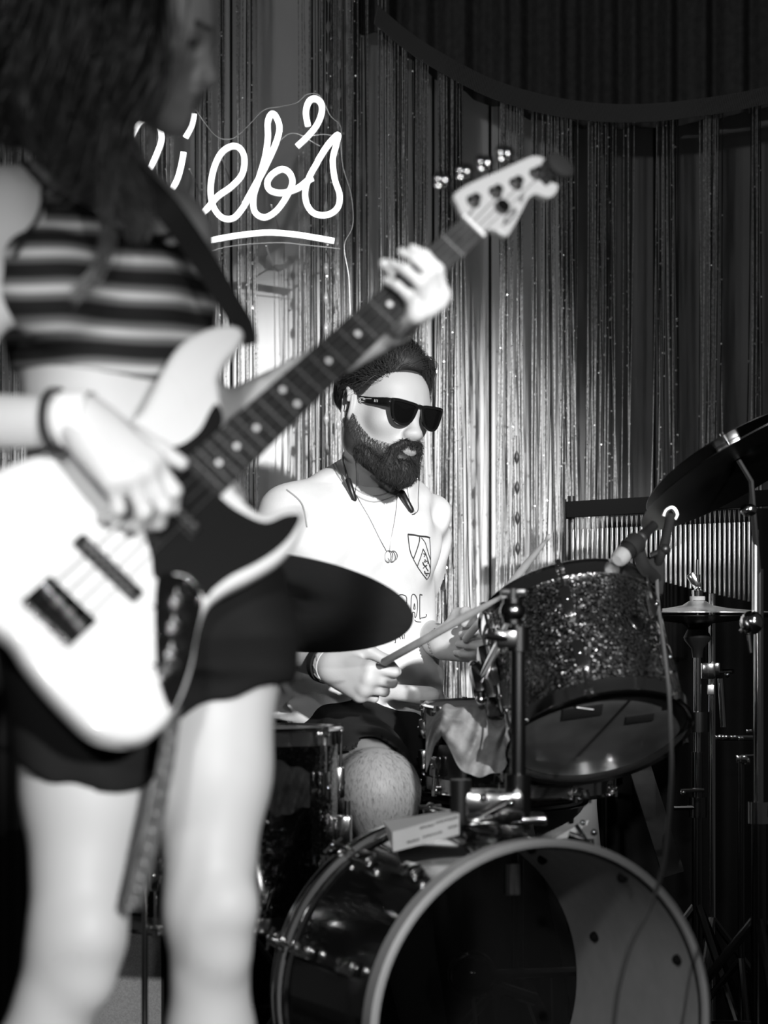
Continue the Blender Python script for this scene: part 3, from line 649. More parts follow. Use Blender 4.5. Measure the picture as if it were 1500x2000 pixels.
# hi-hat
HC = at(1362, 1196, 4.95)
e = empty('hi_hat', (HC[0], HC[1], 0), 'pair of shiny hi-hat cymbals on a stand in front of the chimes', 'cymbal')
MB().lathe(HC, (0, .015, 1), [(.006, .024), (.016, .023), (.03, .014), (.06, .0085), (.12, .003), (.165, .0), (.165, -.0015), (.05, .006), (.006, .02)], 96).obj('top_cymbal', mat('grooved_bronze', .85, .4, 1.0, bump=.6, bscale=90, stretch=(1, 1, 1)), e)
MB().lathe(HC-[0, 0, .006], (0, 0, -1), [(.006, .03), (.016, .029), (.03, .016), (.12, .006), (.165, .0), (.165, -.0015), (.05, .004), (.006, .02)], 96).obj('bottom_cymbal', M_cymb, e)
MB().tube([HC+[0, 0, -.2], HC+[0, 0, .105]], .0032, 8).obj('pull_rod', M_dchrome, e)
b = MB().lathe(HC, (0, 0, 1), [(.0001, .022), (.014, .022), (.014, .030), (.011, .031), (.011, .036), (.0115, .036), (.0115, .044), (.006, .045), (.006, .075), (.0001, .075)], 20)
b.box(HC+[-.006, 0, .062], .018, .012, .035, (norm((.8, 0, .5)), (0, 1, 0), norm((-.5, 0, .8))), .005); b.obj('clutch', M_chrome, e)
MB().lathe(HC, (0, 0, 1), [(.015, .024), (.0155, .025), (.0155, .031), (.015, .032)], 20).obj('felt', mat('grey_felt', .3, .9), e)
b = MB().lathe(HC, (0, 0, -1), [(.0001, .03), (.02, .034), (.028, .05), (.026, .056), (.012, .072), (.010, .09)], 20); b.obj('seat_cup', M_black, e)
MB().tube([(HC[0], HC[1], .1), HC-[0, 0, .09]], .0075, 12).obj('upper_tube', M_chrome, e)
MB().tube([(HC[0], HC[1], .06), (HC[0], HC[1], .64)], .0115, 12).obj('lower_tube', M_dchrome, e)
for z, s in ((.70, .024), (.53, .019)):
    b = MB().tube([(HC[0], HC[1], z-.02), (HC[0], HC[1], z+.02)], s, 14); b.tube([(HC[0], HC[1]-.01, z), (HC[0]-.05, HC[1]-.02, z)], .005, 8); b.obj('collar', M_dchrome, e)
for i in range(3):
    a = .9+i*2.094; d = np.array([math.cos(a), math.sin(a), 0])
    MB().tube([np.array([HC[0], HC[1], .34]), np.array([HC[0], HC[1], .013])+d*.24], .008, 8).obj('leg', M_dchrome, e)
MB().box((HC[0]-.03, HC[1]-.2, .04), .09, .27, .012, (np.array([1, 0, 0]), norm((0, 1, .12)), norm((0, -.12, 1)))).obj('footboard', M_steel, e)
# second multi clamp stand with clamps, right of the hi-hat
xs2 = at(1391, 1300, 5.02)[0]
e = empty('multi_clamp_stand', (xs2, 5.02, 0), 'chrome clamp stand beside the hi-hat with a side arm', 'stand')
MB().tube([(xs2, 5.02, .03), (xs2, 5.02, .955)], .0075, 12).obj('tube', M_chrome, e)
b = MB().box(at(1382, 1310, 4.99), .03, .03, .034, bev=.006); b.box(at(1397, 1306, 4.99), .018, .02, .026, bev=.004); b.obj('clamp', M_chrome, e)
b = MB().tube([at(1400, 1312, 4.99), at(1432, 1311, 4.97)], .005, 8); b.sphere(at(1420, 1318, 4.97), .006, 8); b.obj('clamp_arm', M_dchrome, e)
b = MB().tube([at(1407, 1325, 4.99), at(1413, 1420, 4.99)], .006, 10); b.obj('side_rod', M_chrome, e)
MB().box(at(1388, 1347, 4.98), .013, .012, .020, bev=.002).obj('plate', M_steel, e)
b = MB()
for x, y in ((1402, 1440), (1415, 1440), (1432, 1440), (1447, 1442), (1463, 1428)): b.box(at(x, y, 4.9), .012, .012, .008, bev=.002)
b.tube([at(1398, 1441, 4.9), at(1470, 1441, 4.9)], .006, 8); b.obj('lower_arm', M_chrome, e)
for i in range(3):
    a = .2+i*2.094; d = np.array([math.cos(a), math.sin(a), 0])
    MB().tube([np.array([xs2, 5.02, .3]), np.array([xs2, 5.02, .013])+d*.22], .008, 8).obj('leg', M_dchrome, e)
e = empty('pedal_linkage', at(1450, 1500, 4.8)*[1, 1, 0], 'low chrome stand hardware at the lower right edge', 'stand')
for k, (x, y) in enumerate(((1448, 1478), (1455, 1485), (1470, 1488), (1420, 1545), (1462, 1660))):
    pass
b = MB().tube([at(1448, 1478, 4.8), at(1448, 2180, 4.8)*[1, 1, 0]+[0, 0, .02]], .007, 10); b.obj('tube', M_dchrome, e)
b = MB().box(at(1448, 1482, 4.79), .022, .02, .016, bev=.004); b.box(at(1458, 1487, 4.79), .012, .012, .012); b.tube([at(1436, 1478, 4.79), at(1480, 1476, 4.79)], .004, 8); b.obj('clamp', M_chrome, e)
b = MB().tube([at(1330, 1544, 4.8), at(1375, 1543, 4.8)], .004, 8); b.sphere(at(1334, 1548, 4.8), .006, 8); b.obj('memory_lock', M_chrome, e)
for i in range(3):
    a = .5+i*2.094; d = np.array([math.cos(a), math.sin(a), 0]); p0 = at(1448, 1900, 4.8)*[1, 1, 0]
    MB().tube([p0+[0, 0, .25], p0+d*.2+[0, 0, .012]], .007, 8).obj('leg', M_dchrome, e)
# ------------------------------------------------------------------ bar chimes
DC = 5.2
e = empty('bar_chimes', at(1290, 1180, DC), 'long row of hanging metal bar chimes under a black wooden bar', 'chimes')
p0 = at(1104, 996, DC); p1 = at(1510, 972, DC)
ax = norm(p1-p0); b = MB().box((p0+p1)/2, np.linalg.norm(p1-p0), .035, .034, (ax, np.array([0, 1, 0]), np.cross(ax, (0, 1, 0))), .003); b.obj('wooden_bar', mat('black_wood', .006, .9, spec=.05), e)
MB().tube([at(1107, 975, DC), at(1107, 1150, DC)], .0045, 8).obj('side_post', M_black, e)
rod0 = None; b = MB()
for i in range(38):
    x = 1119+i*9.55; yt = 1034-i*.42; yb = 1095+i*2.25+.9*math.sin(i*.3)
    top = at(x, yt, DC); L = (yb-yt)*DC/F
    o = MB().lathe(top, (0, 0, -1), [(.0001, 0), (.0024, 0), (.0030, .0008), (.0030, L-.001), (.0026, L), (.0001, L)], 10).obj('chime_rod', M_steel, e)
    b.tube(spline([at(x-1.5, yt-24, DC), at(x-.5, yt-2, DC+.003), at(x, yt+5, DC-.0035)], 3), .0005, 4); b.tube([at(x+1.5, yt-24, DC), at(x+.5, yt+4, DC)], .0005, 4)
b.obj('hanging_cord', mat('clear_cord', .5, .3), e, kind='stuff')
e = empty('chime_stand', (p0[0]+.03, DC+.04, 0), 'thin black stand carrying the left end of the bar chimes', 'stand')
MB().tube([(p0[0]+.015, DC+.03, .02), (p0[0]+.015, DC+.03, 1.16)], .008, 10).obj('pole', M_black, e)
MB().lathe((p0[0]+.015, DC+.03, 0), (0, 0, 1), [(.0001, .025), (.11, .012), (.12, 0)], 24).obj('round_base', M_black, e)
# dim board leaning behind the tom
MB().box(at(1272, 1570, 5.05), .045, .02, .30, (norm((.95, 0, .3)), (0, 1, 0), norm((-.3, 0, .95))), .003).obj('wooden_board', mat('old_board', .02, .8, noise=.01), None, label='dim grey wooden board leaning behind the rack tom', cat='board')
# grey cabinet behind the bassist
c = at(228, 1885, 4.7); zt = at(0, 1768, 4.7)[2]
e = empty('speaker_cabinet', (c[0], 4.8, 0), 'grey cloth speaker cabinet standing behind between the bassist knees', 'speaker')
MB().box((c[0], 4.85, zt/2), .26, .3, zt, bev=.01).obj('case', M_matte, e)
MB().box((c[0], 4.698, zt/2+.004), .17, .012, zt-.03, bev=.004).obj('grille_cloth', mat('grille_cloth', .30, .9, noise=.05, nscale=300, bump=.5, bscale=400), e)
# drum throne
e = empty('drum_throne', (at(690, 1500, 5.03)[0], 5.03, 0), 'round black drum throne under the drummer', 'stool')
tc = np.array([at(690, 1500, 5.03)[0], 5.03, 0])
MB().lathe(tc, (0, 0, 1), [(.0001, .50), (.15, .50), (.165, .515), (.165, .56), (.15, .578), (.0001, .58)], 40).obj('seat', M_matte, e)
MB().tube([tc+[0, 0, .2], tc+[0, 0, .5]], .014, 12).obj('post', M_dchrome, e)
for i in range(3):
    a = .5+i*2.094; MB().tube([tc+[0, 0, .33], tc+np.array([math.cos(a), math.sin(a), 0])*.24+[0, 0, .013]], .011, 8).obj('leg', M_dchrome, e)
# ------------------------------------------------------------------ bass guitar
B0 = at(125, 1185, 2.95); N0 = at(922, 445, 3.43); SC = float(np.linalg.norm(N0-B0))
bn = norm(N0-B0); bm_ = norm(np.array([0, -1, 0])-np.dot((0, -1, 0), bn)*bn); bv = np.cross(bn, bm_)
def T(u, v, w_=0.0): return B0+u*bn+v*bv+w_*bm_
def UV(x, y):
    d = at(x, y, 1)-np.array([0, 0, H]); t = (B0-[0, 0, H]).dot(bm_)/d.dot(bm_); p = np.array([0, 0, H])+t*d-B0
    return p.dot(bn), p.dot(bv)
GU = empty('bass_guitar', T(-.08, .1, -.02), 'white electric bass guitar with dark fretboard and black pickguard', 'guitar')
def slab(name, uv, w0, w1, m, parent, bev=.006, dens=6, smoothc=True, wtop=None):
    P = spline(uv, dens, True) if smoothc else np.array(uv, float)
    n = len(P); area = .5*np.sum(P[:, 0]*np.roll(P[:, 1], -1)-np.roll(P[:, 0], -1)*P[:, 1])
    t = np.roll(P, -1, 0)-np.roll(P, 1, 0); t /= np.linalg.norm(t, axis=1)[:, None]+1e-9
    nr = np.stack([t[:, 1], -t[:, 0]], 1)*np.sign(area); rings = []
    for a in np.linspace(0, math.pi/2, 4): rings.append((bev*(1-math.sin(a)), w0+bev*(1-math.cos(a))))
    for a in np.linspace(math.pi/2, 0, 4): rings.append((bev*(1-math.sin(a)), w1-bev*(1-math.cos(a))))
    V = np.array([[T(p[0]-ins*q[0], p[1]-ins*q[1], h) for p, q in zip(P, nr)] for ins, h in rings])
    b = MB().grid(V, cv=True); k = len(rings)*n
    for r0, ins, fl in ((0, bev, 1), (k-n, bev, 0)):
        tri = tessellate_polygon([[Vector((p[0]-ins*q[0], p[1]-ins*q[1], 0)) for p, q in zip(P, nr)]])
        s0 = 0
        for t_ in tri:
            a_, b_, c_ = [P[i] for i in t_]; cr_ = (b_[0]-a_[0])*(c_[1]-a_[1])-(b_[1]-a_[1])*(c_[0]-a_[0])
            t_ = t_ if (cr_ > 0) != bool(fl) else t_[::-1]; b.f.append(tuple(r0+i for i in t_))
    return b.obj(name, m, parent)
body_px = [(436, 759), (434, 735), (448, 703), (471, 675), (483, 650), (474, 632), (448, 626), (411, 633), (373, 651), (345, 679), (322, 717), (299, 763), (275, 800)]
ou = [UV(*p) for p in body_px]+[(.225, -.122), (.17, -.142), (.11, -.168), (.05, -.182), (-.01, -.176), (-.05, -.145), (-.072, -.10), (-.078, -.05)]
ou += [UV(*p) for p in [(28, 1244), (56, 1286), (93, 1333), (140, 1384), (187, 1426), (243, 1443), (292, 1437), (326, 1412), (346, 1385), (368, 1342), (384, 1291), (394, 1230), (413, 1180), (448, 1150), (504, 1121), (551, 1092), (586, 1055), (603, 1018), (602, 994), (586, 981), (560, 987), (527, 999), (497, 985), (478, 962), (462, 935)]]
M_body = mat('cream_lacquer', .74, .16, coat=.5)
slab('body', ou, -.046, -.004, M_body, GU, bev=.012)
M_guard = mat('black_pickguard', .012, .12, coat=.4)
pg = [UV(*p) for p in [(436, 826), (426, 788), (413, 797), (391, 838), (359, 864), (325, 876), (300, 905), (287, 960), (280, 1010), (287, 1050), (297, 1085), (304, 1128), (345, 1118), (375, 1130), (402, 1165), (420, 1148), (455, 1122), (505, 1097), (545, 1070), (573, 1040), (588, 1006), (560, 1004), (520, 1018), (480, 1003), (447, 982), (420, 955), (400, 925)]]
slab('pickguard', pg, -.0042, -.0015, M_guard, GU, bev=.0008, dens=4)
cp = [UV(*p) for p in [(307, 1132), (345, 1122), (374, 1133), (396, 1172), (384, 1240), (372, 1300), (352, 1357), (335, 1386), (318, 1350), (306, 1290)]]
cpo = slab('control_plate', cp, -.0042, -.0010, M_dchrome, GU, bev=.0006, dens=4)
for x, y in ((352, 1165), (347, 1215), (342, 1270)):
    u, v = UV(x, y); b = MB().lathe(T(u, v, -.001), bm_, [(.011, 0), (.0115, .002), (.0105, .014), (.009, .017), (.0001, .017)], 24)
    b.obj('volume_knob', M_chrome, GU)
u, v = UV(318, 1318); MB().lathe(T(u, v, -.001), bm_, [(.009, 0), (.009, .005), (.005, .006), (.005, .001), (.0001, .001)], 20).obj('output_jack', M_chrome, GU)
b = MB().tube([T(u, v, .0), T(u-.004, v+.002, .045)], .007, 12); b.tube([T(u-.004, v+.002, .04), T(u-.012, v+.008, .052)], .004, 8)
b.obj('cable_plug', M_black, GU)
for x, y in ((302, 1185), (306, 1240), (300, 1300), (366, 1135), (390, 1172), (336, 1380)):
    u, v = UV(x, y); MB().sphere(T(u, v, -.001), (.0035, .0035, .0035), 8).obj('screw', M_chrome, GU)
# neck, fretboard, frets, dots
hwid = lambda u: .0315+(.0200-.0315)*(u-.27)/(SC-.27)
def neckslab(name, u0, u1, w0, w1, m, extra=0): return slab(name, [(u0, -hwid(u0)-extra), (u1, -hwid(u1)-extra), (u1, hwid(u1)+extra), (u0, hwid(u0)+extra)], w0, w1, m, GU, bev=.0012, smoothc=False)
M_fb = mat('dark_rosewood', .012, .55, noise=.01, nscale=50)
neckslab('fretboard', .262, SC, -.0035, .002, M_fb)
NK = []
for u in np.linspace(.28, SC+.01, 24):
    hw = hwid(u); a = np.linspace(0, math.pi, 12); NK.append([T(u, hw*math.cos(t), -.003-(.018)*math.sin(t)**.8) for t in a]+[T(u, -hw*.5, -.002), T(u, hw*.5, -.002)])
b = MB().grid(np.array(NK), cv=True); b.obj('neck', mat('maple', .40, .3, coat=.3), GU)
for k in range(1, 21):
    u = SC*2**(-k/12); b = MB().tube([T(u, -hwid(u), .0022), T(u, hwid(u), .0022)], .0010, 6); b.obj('fret', mat('fret_wire', .09, .5, .5), GU)
for k in (3, 5, 7, 9, 12, 15, 17, 19):
    u = SC*(2**(-k/12)+2**(-(k-1)/12))/2
    for vv in ((0,) if k != 12 else (-.013, .013)):
        MB().lathe(T(u, vv, .0018), bm_, [(.0001, .0008), (.0038, .0008), (.0042, 0)], 14).obj('inlay_dot', mat('pearl_dot', .85, .25), GU)
MB().box(T(SC+.002, 0, .002), .005, .041, .007, (bn, bv, bm_), .001).obj('nut', mat('bone', .6, .4), GU)
# headstock
hs = [(888, 378), (920, 356), (980, 330), (1030, 307), (1050, 303), (1068, 311), (1082, 335), (1091, 361), (1086, 377), (1073, 384), (1058, 380), (1047, 377), (1034, 386), (1022, 408), (1002, 446), (990, 460), (973, 451), (957, 447), (941, 453), (930, 446), (905, 420), (893, 395)]
slab('headstock', [UV(*p) for p in hs], -.014, -.001, mat('headstock_lacquer', .30, .25, coat=.4), GU, bev=.002, dens=3)
tun = [(924, 394), (967, 377), (1007, 360), (1046, 341)]; vb = [-.014, -.0046, .0046, .014]
for i, (x, y) in enumerate(tun):
    u, v = UV(x, y); c = T(u, v, -.001)
    b = MB().lathe(c, bm_, [(.0105, 0), (.0105, .002), (.006, .003), (.0055, .012), (.007, .014), (.0001, .015)], 20)
    k_ = b.obj('tuning_peg', M_chrome, GU)
    b = MB().tube([T(u, v, -.016), T(u+.004, v-.046, -.018)], .0035, 8); cc = T(u+.004, v-.052, -.018)
    for du, dv_ in ((-.008, 0), (.008, 0), (0, -.007)): b.sphere(cc+bn*du+bv*dv_, (.0095, .0095, .0045), 12, R=(bn, bv, bm_))
    b.obj('peg_key', M_dchrome, k_)
    s0 = T(-.005, [-.028, -.0095, .0095, .028][i], .006)
    MB().tube([s0, T(SC, vb[i], .0045), T(u, v+.006, .006)], [.0013, .0011, .0009, .0007][i] if False else .0011-.00012*i, 6).obj('string', mat('steel_string', .12, .45, .6), GU)
u, v = UV(979, 406); MB().lathe(T(u, v, 0), bm_, [(.0001, .008), (.010, .008), (.011, .002), (.008, -.002)], 18).obj('string_tree', M_dchrome, GU)
b = MB()
for pts in ([(985, 432), (993, 420), (1001, 414), (1006, 407), (999, 408), (992, 415)], [(990, 437), (998, 428), (1005, 419), (1008, 411)], [(982, 440), (988, 432), (984, 426)], [(1017, 396), (1022, 386), (1024, 378)], [(1014, 392), (1019, 384)]):
    b.tube(spline([T(*UV(*p), .0002) for p in pts], 4), .0022, 5, flat=.3)
b.obj('headstock_decal', mat('decal_ink', .07, .5), GU)
# pickups and bridge
for u in (.079, .205):
    c = T(u, .002 if u < .1 else 0, .0)
    p_ = MB().box(c, .019, .104 if u < .1 else .09, .013, (bn, bv, bm_), .004).obj('pickup', M_black, GU)
    for i in range(8):
        vv = (-.036+.0103*i); MB().lathe(c+bv*vv+bm_*.0065, bm_, [(.0035, -.001), (.0035, .001), (.0001, .0012)], 10).obj('pole_piece', M_steel, p_)
br = MB().box(T(-.008, 0, -.002), .052, .078, .004, (bn, bv, bm_), .001); br.box(T(-.033, 0, .004), .004, .078, .014, (bn, bv, bm_), .001)
br = br.obj('bridge', M_dchrome, GU)
for i in range(4):
    vv = [-.028, -.0095, .0095, .028][i]
    b = MB().tube([T(.0-.004*i*.3, vv-.0075, .003), T(.0-.004*i*.3, vv+.0075, .003)], .0042, 12); b.tube([T(-.03, vv, .004), T(0, vv, .003)], .0015, 6); b.obj('saddle', M_chrome, br)
    MB().sphere(T(-.036, vv, .004), .0042, 8).obj('ball_end', M_chrome, br)
# clip-on tuner on the headstock tip
e = empty('clip_on_tuner', T(*UV(1085, 330), .0), 'round black clip-on tuner at the tip of the bass headstock', 'tuner')
c = T(*UV(1083, 336), .018); MB().lathe(c, norm(bm_+.25*bn), [(.0001, .004), (.019, .004), (.0215, .002), (.0215, -.005), (.018, -.008), (.0001, -.008)], 32).obj('display', M_matte, e)
b = MB().box(T(*UV(1072, 345), .008), .022, .014, .012, (bn, bv, bm_), .003); b.box(T(*UV(1068, 350), -.008), .02, .014, .03, (bn, bv, bm_), .003); b.obj('clip', M_matte, e)
# strap
def ribbon(P, wdir, wd, th, b=None):
    P = np.asarray(P, float); t = np.gradient(P, axis=0); t /= np.linalg.norm(t, axis=1)[:, None]; rings = []
    wdir = np.broadcast_to(np.asarray(wdir, float), P.shape)
    for i in range(len(P)):
        x = wdir[i]-wdir[i].dot(t[i])*t[i]; x /= np.linalg.norm(x); y = np.cross(t[i], x); h = wd[i]/2 if np.ndim(wd) else wd/2
        rings.append([P[i]+x*h*a+y*th/2*c for a, c in ((-1, -.5), (-.96, -1), (.96, -1), (1, -.5), (1, .5), (.96, 1), (-.96, 1), (-1, .5))])
    b = b or MB(); b.grid(np.array(rings), cv=True); k = b.n-8*len(P)
    b.f.append(tuple(range(k+7, k-1, -1))); b.f.append(tuple(range(b.n-8, b.n))); return b
e = empty('guitar_strap', at(490, 670, 3.26), 'wide black guitar strap over the bassist shoulder', 'strap')
P = spline([at(150, 190, 3.5), at(200, 265, 3.42), at(245, 325, 3.22), at(288, 368, 3.14), at(332, 415, 3.11), at(396, 505, 3.16), at(447, 590, 3.21), at(478, 640, 3.24), at(490, 672, 3.255)], 8)
ribbon(P, norm((.85, -.15, .5)), np.interp(np.linspace(0, 1, len(P)), [0, .85, 1], [.040, .028, .016]), .0035).obj('webbing', M_matte, e)
MB().lathe(T(*UV(474, 652), -.025), bn, [(.006, 0), (.007, .006), (.004, .010), (.004, .014), (.0001, .014)], 14).obj('strap_button', M_chrome, e)
M_strap = mat('textured_webbing', .10, .8, noise=.06, nscale=70, bump=.5, bscale=150)
P = spline([at(338, 1375, 3.02), at(330, 1450, 3.01), at(312, 1560, 3.0), at(293, 1650, 3.0), at(273, 1725, 3.0), at(258, 1772, 3.0)], 8)
b = ribbon(P, (.95, -.25, 0), .021, .003)
b = b.obj('strap_tail', M_strap, None, label='long woven strap tail hanging down between the bassist legs', cat='strap')
for i in range(3, len(P)-1, 3):
    MB().lathe(P[i]+[0, -.0015, 0], (0, -1, 0), [(.0025, 0), (.004, .0006), (.0045, 0)], 10).obj('eyelet', mat('dull_metal', .3, .5, .8), b)
# ------------------------------------------------------------------ people
def basis(yaw, pitch, roll):
    y = math.radians(yaw); A = np.array([math.cos(y), math.sin(y), 0]); Fv = np.array([math.sin(y), -math.cos(y), 0]); U = np.array([0, 0, 1.])
    r = math.radians(roll); A, U = A*math.cos(r)-U*math.sin(r), U*math.cos(r)+A*math.sin(r)
    p = math.radians(pitch); Fv, U = Fv*math.cos(p)-U*math.sin(p), U*math.cos(p)+Fv*math.sin(p)
    return np.array([A, Fv, U])
def head(fl, C, R, s=1.0, fem=False):
    L = lambda a, b, c: C+s*(a*R[0]+b*R[1]+c*R[2])
    E = lambda c, r, k=.02, mode='u', RR=None: fl.ell(L(*c), np.array(r)*s, R if RR is None else RR, k*s, mode)
    fl.cap(L(*c0) if False else L(0, -.02, -.05), L(0, -.02, -.051), .05*s, k=.03)
    E((0, -.005, .030), (.071, .090, .087), .01); E((0, .030, -.030), (.060, .066, .085), .035)
    E((0, .050, .035), (.060, .046, .045), .03)
    for a in (-1, 1):
        fl.cap(L(a*.050, .008, -.066), L(a*.018, .066, -.098), .020*s, .020*s, k=.03*s)
        fl.cap(L(a*.058, -.005, -.01), L(a*.050, .008, -.066), .018*s, .020*s, k=.03*s)
        E((a*.043, .058, -.024), (.024, .024, .022), .025)
        fl.cap(L(a*.012, .091, .016), L(a*.042, .080, .017), .009*s, .008*s, k=.02*s)
        E((a*.033, .094, -.004), (.017, .012, .012), .012, 's')
        E((a*.033, .076, -.003), (.0135, .0135, .0125), .003)
        E((a*.033, .080, .004), (.016, .011, .006), .006)
        E((a*.0125, .102, -.041), (.0085, .010, .008), .007)
        E((a*.007, .110, -.047), (.0035, .006, .004), .003, 's')
        # ear
        Re = np.array([norm(R[0]*a+.50*-R[1]), norm(R[1]+.50*a*R[0]-.15*R[2]), R[2]]); Re[2] = norm(np.cross(Re[0], Re[1]))*np.sign(np.cross(Re[0], Re[1]).dot(R[2]))
        ec = L(a*.0755, -.008, -.007)
        E((a*.070, -.002, -.004), (.008, .013, .022), .01)
        fl.ell(ec, np.array((.0065, .0205, .036))*s, Re, .006*s)
        fl.ell(ec+s*(Re[0]*.0055+R[1]*.001+R[2]*.002), np.array((.0055, .0135, .026))*s, Re, .004*s, 's')
        pth = [ec+s*(Re[0]*.006+Re[1]*y+R[2]*z) for y, z in ((.011, .014), (.009, .027), (-.002, .035), (-.014, .028), (-.0185, .011), (-.015, -.010), (-.004, -.026))]
        fl.chain(pth, [q*s for q in (.003, .0035, .0038, .0038, .0035, .0032, .0045)], k=.004*s, k2=.003*s)
        fl.cap(ec+s*(Re[0]*.003+Re[1]*-.007+R[2]*.014), ec+s*(Re[0]*.003+Re[1]*-.006+R[2]*-.008), .0028*s, k=.004*s)
        fl.ell(ec+s*(R[0]*-a*.001+R[1]*.013+R[2]*-.004), np.array((.005, .004, .007))*s, R, .004*s)
    fl.cap(L(0, .086, .012), L(0, .108, -.036), .0085*s, .0105*s, k=.014*s)
    E((0, .109, -.040), (.011, .011, .010), .008)
    E((0, .088, -.066), (.026, .016, .016), .02)
    E((0, .100, -.0635), (.022, .0070, .0052), .006); E((0, .0985, -.0740), (.019, .0080, .0060), .006)
    fl.cap(L(-.023, .094, -.068), L(0, .106, -.0683), .0016*s, k=.003*s, mode='s'); fl.cap(L(.023, .094, -.068), L(0, .106, -.0683), .0016*s, k=.003*s, mode='s')
    E((0, .082, -.102), (.022, .018, .018) if not fem else (.018, .015, .015), .02)
    return L
def loc(V, C, R, s=1.0): return (V-C)@R.T/s
# ================= drummer
dr = empty('person', (at(690, 1400, 4.97)[0], 4.97, .58), 'seated bearded drummer in white t-shirt and dark sunglasses holding two sticks', 'person')
HC_ = at(741, 801, 4.85); HR = basis(45, 7, 6)
Y40 = math.radians(40)
secs = lambda extra=0: [(px(a, D), D, H-(y-HY)*D/F, hw, hd, Y40) for a, y, D, hw, hd in (
    (700, 1440, 4.98, .165, .125), (697, 1380, 4.98, .160, .125), (692, 1300, 4.97, .158, .122), (690, 1200, 4.97, .160, .118), (690, 1100, 4.96, .165, .115), (696, 1030, 4.96, .165, .108), (706, 985, 4.96, .135, .085), (720, 945, 4.95, .075, .06))]
shR = at(570, 1012, 4.87); shL = at(812, 1018, 5.06); nb = at(716, 945, 4.97)
elR = at(488, 1238, 4.86); wrR = at(648, 1300, 4.62); elL = at(800, 1238, 5.16); wrL = at(866, 1254, 4.86)
def dr_upper(f, g=0.0):
    f.loft(secs(), k=.03, grow=g)
    f.cap(nb+[0, .01, -.01], shR+[0.01, 0, 0], .055+g, .048+g, k=.05); f.cap(nb+[0, .01, -.01], shL, .055+g, .048+g, k=.05)
    f.ell(at(640, 1060, 4.84), (.085+g, .05+g, .07+g), basis(40, 0, 0), .04); f.ell(at(775, 1068, 4.92), (.08+g, .05+g, .07+g), basis(40, 0, 0), .04)
hipR = at(645, 1440, 4.92); hipL = at(765, 1445, 5.06); knR = at(738, 1548, 4.52); knL = np.array([.34, 4.84, .60])
anR = np.array([.085, 4.62, .10]); anL = np.array([.42, 4.92, .10])
B = Field(); dr_upper(B)
B.cap(at(722, 960, 4.96), at(733, 850, 4.89), .062, .054, k=.03)
B.cap(at(700, 935, 4.90), at(722, 850, 4.84), .018, .016, k=.03)
B.cap(at(757, 945, 4.905), at(757, 900, 4.86), .012, .018, k=.02)
B.chain([shR, elR], [.052, .043], k=.04); B.chain([elR, wrR], [.043, .029], k=.02); B.ell(elR*.6+wrR*.4, (.06, .045, .047), np.array([norm(wrR-elR), norm(np.cross(norm(wrR-elR), (0, 0, 1))), (0, 0, 1)]), .03)
B.chain([shL, elL], [.052, .043], k=.04); B.chain([elL, wrL], [.044, .031], k=.02)
B.chain([hipR, knR], [.088, .070], k=.03); B.chain([knR, anR], [.062, .04], k=.03); B.ell(knR+[.0, -.02, .01], (.062, .06, .06), None, .04); B.ell(knR*.65+anR*.35+[0, .03, 0], (.058, .062, .12), None, .04)
B.chain([hipL, knL, anL], [.09, .068, .042], k=.03)
for an, dx in ((anR, (.05, -.14)), (anL, (.10, -.10))): B.cap(an+[0, 0, -.05], an+[dx[0], dx[1], -.065], .035, .03, k=.03)
hR = hand(B, wrR, (.66, -.55, -.30), (.22, -.12, .95), [(46, 82, 40), (66, 82, 45), (74, 84, 50), (78, 82, 50)], True, 1.02,
          thumb=[(.024, .022, -.012), (.047, .048, -.028), (.040, .078, -.050), (.026, .098, -.064)])
hL = hand(B, wrL, (.80, -.55, .02), (.05, .12, .98), [(45, 80, 45), (55, 85, 50), (60, 88, 50), (66, 85, 50)], False, 1.0,
          thumb=[(.024, .022, -.012), (.050, .046, -.024), (.052, .076, -.042), (.044, .100, -.056)])
HL = head(B, HC_, HR, 1.0)
pat = [(HC_-[.14, .14, .14], HC_+[.14, .14, .15], .0018), (np.minimum(wrR, hR(0, .12, -.05))-.085, np.maximum(wrR, hR(0, .12, -.05))+.085, .0027), (np.minimum(wrL, hL(0, .12, -.05))-.08, np.maximum(wrL, hL(0, .12, -.05))+.08, .0027)]
V, Q = multimesh(B, .0055, pat)
q = loc(V, HC_, HR); a, b_, c = q.T
hd = (np.abs(q) < .16).all(1)
lip = ((a/.023)**2+((c+.0690)/.0125)**2 < 1) & (b_ > .09) & hd
chl = np.interp(b_, [-.01, .01, .03, .05, .075, .1], [-.004, -.028, -.052, -.070, -.074, -.052])      # cheek line of the beard
bd_ = hd & (b_ > -.012) & (c < chl) & (c > -.15) & (b_ > -.02+.3*(-.06-c)) & ~lip
st = np.clip((chl-c)/.012, 0, 1)*bd_
hr_ = hd & (c > np.interp(b_, [-.05, .0, .03, .06, .1], [-.05, .0, .03, .068, .085]))
val = .43*np.ones(len(V)); val = np.where(lip, .32, val); val = np.where(bd_, .43-.39*st, val); val = np.where(hr_ & (np.abs(a) < .074), .05, val)
val[(~hd) & (V[:, 2] < .72)] = .26     # darker hair-covered leg
M_sk = attrmat('skin_drummer', [(0, 0), (1, 1)], .5, bump=.15, bscale=420, spec=.35)
link('body', V, Q, M_sk, dr, vals={'val': val})
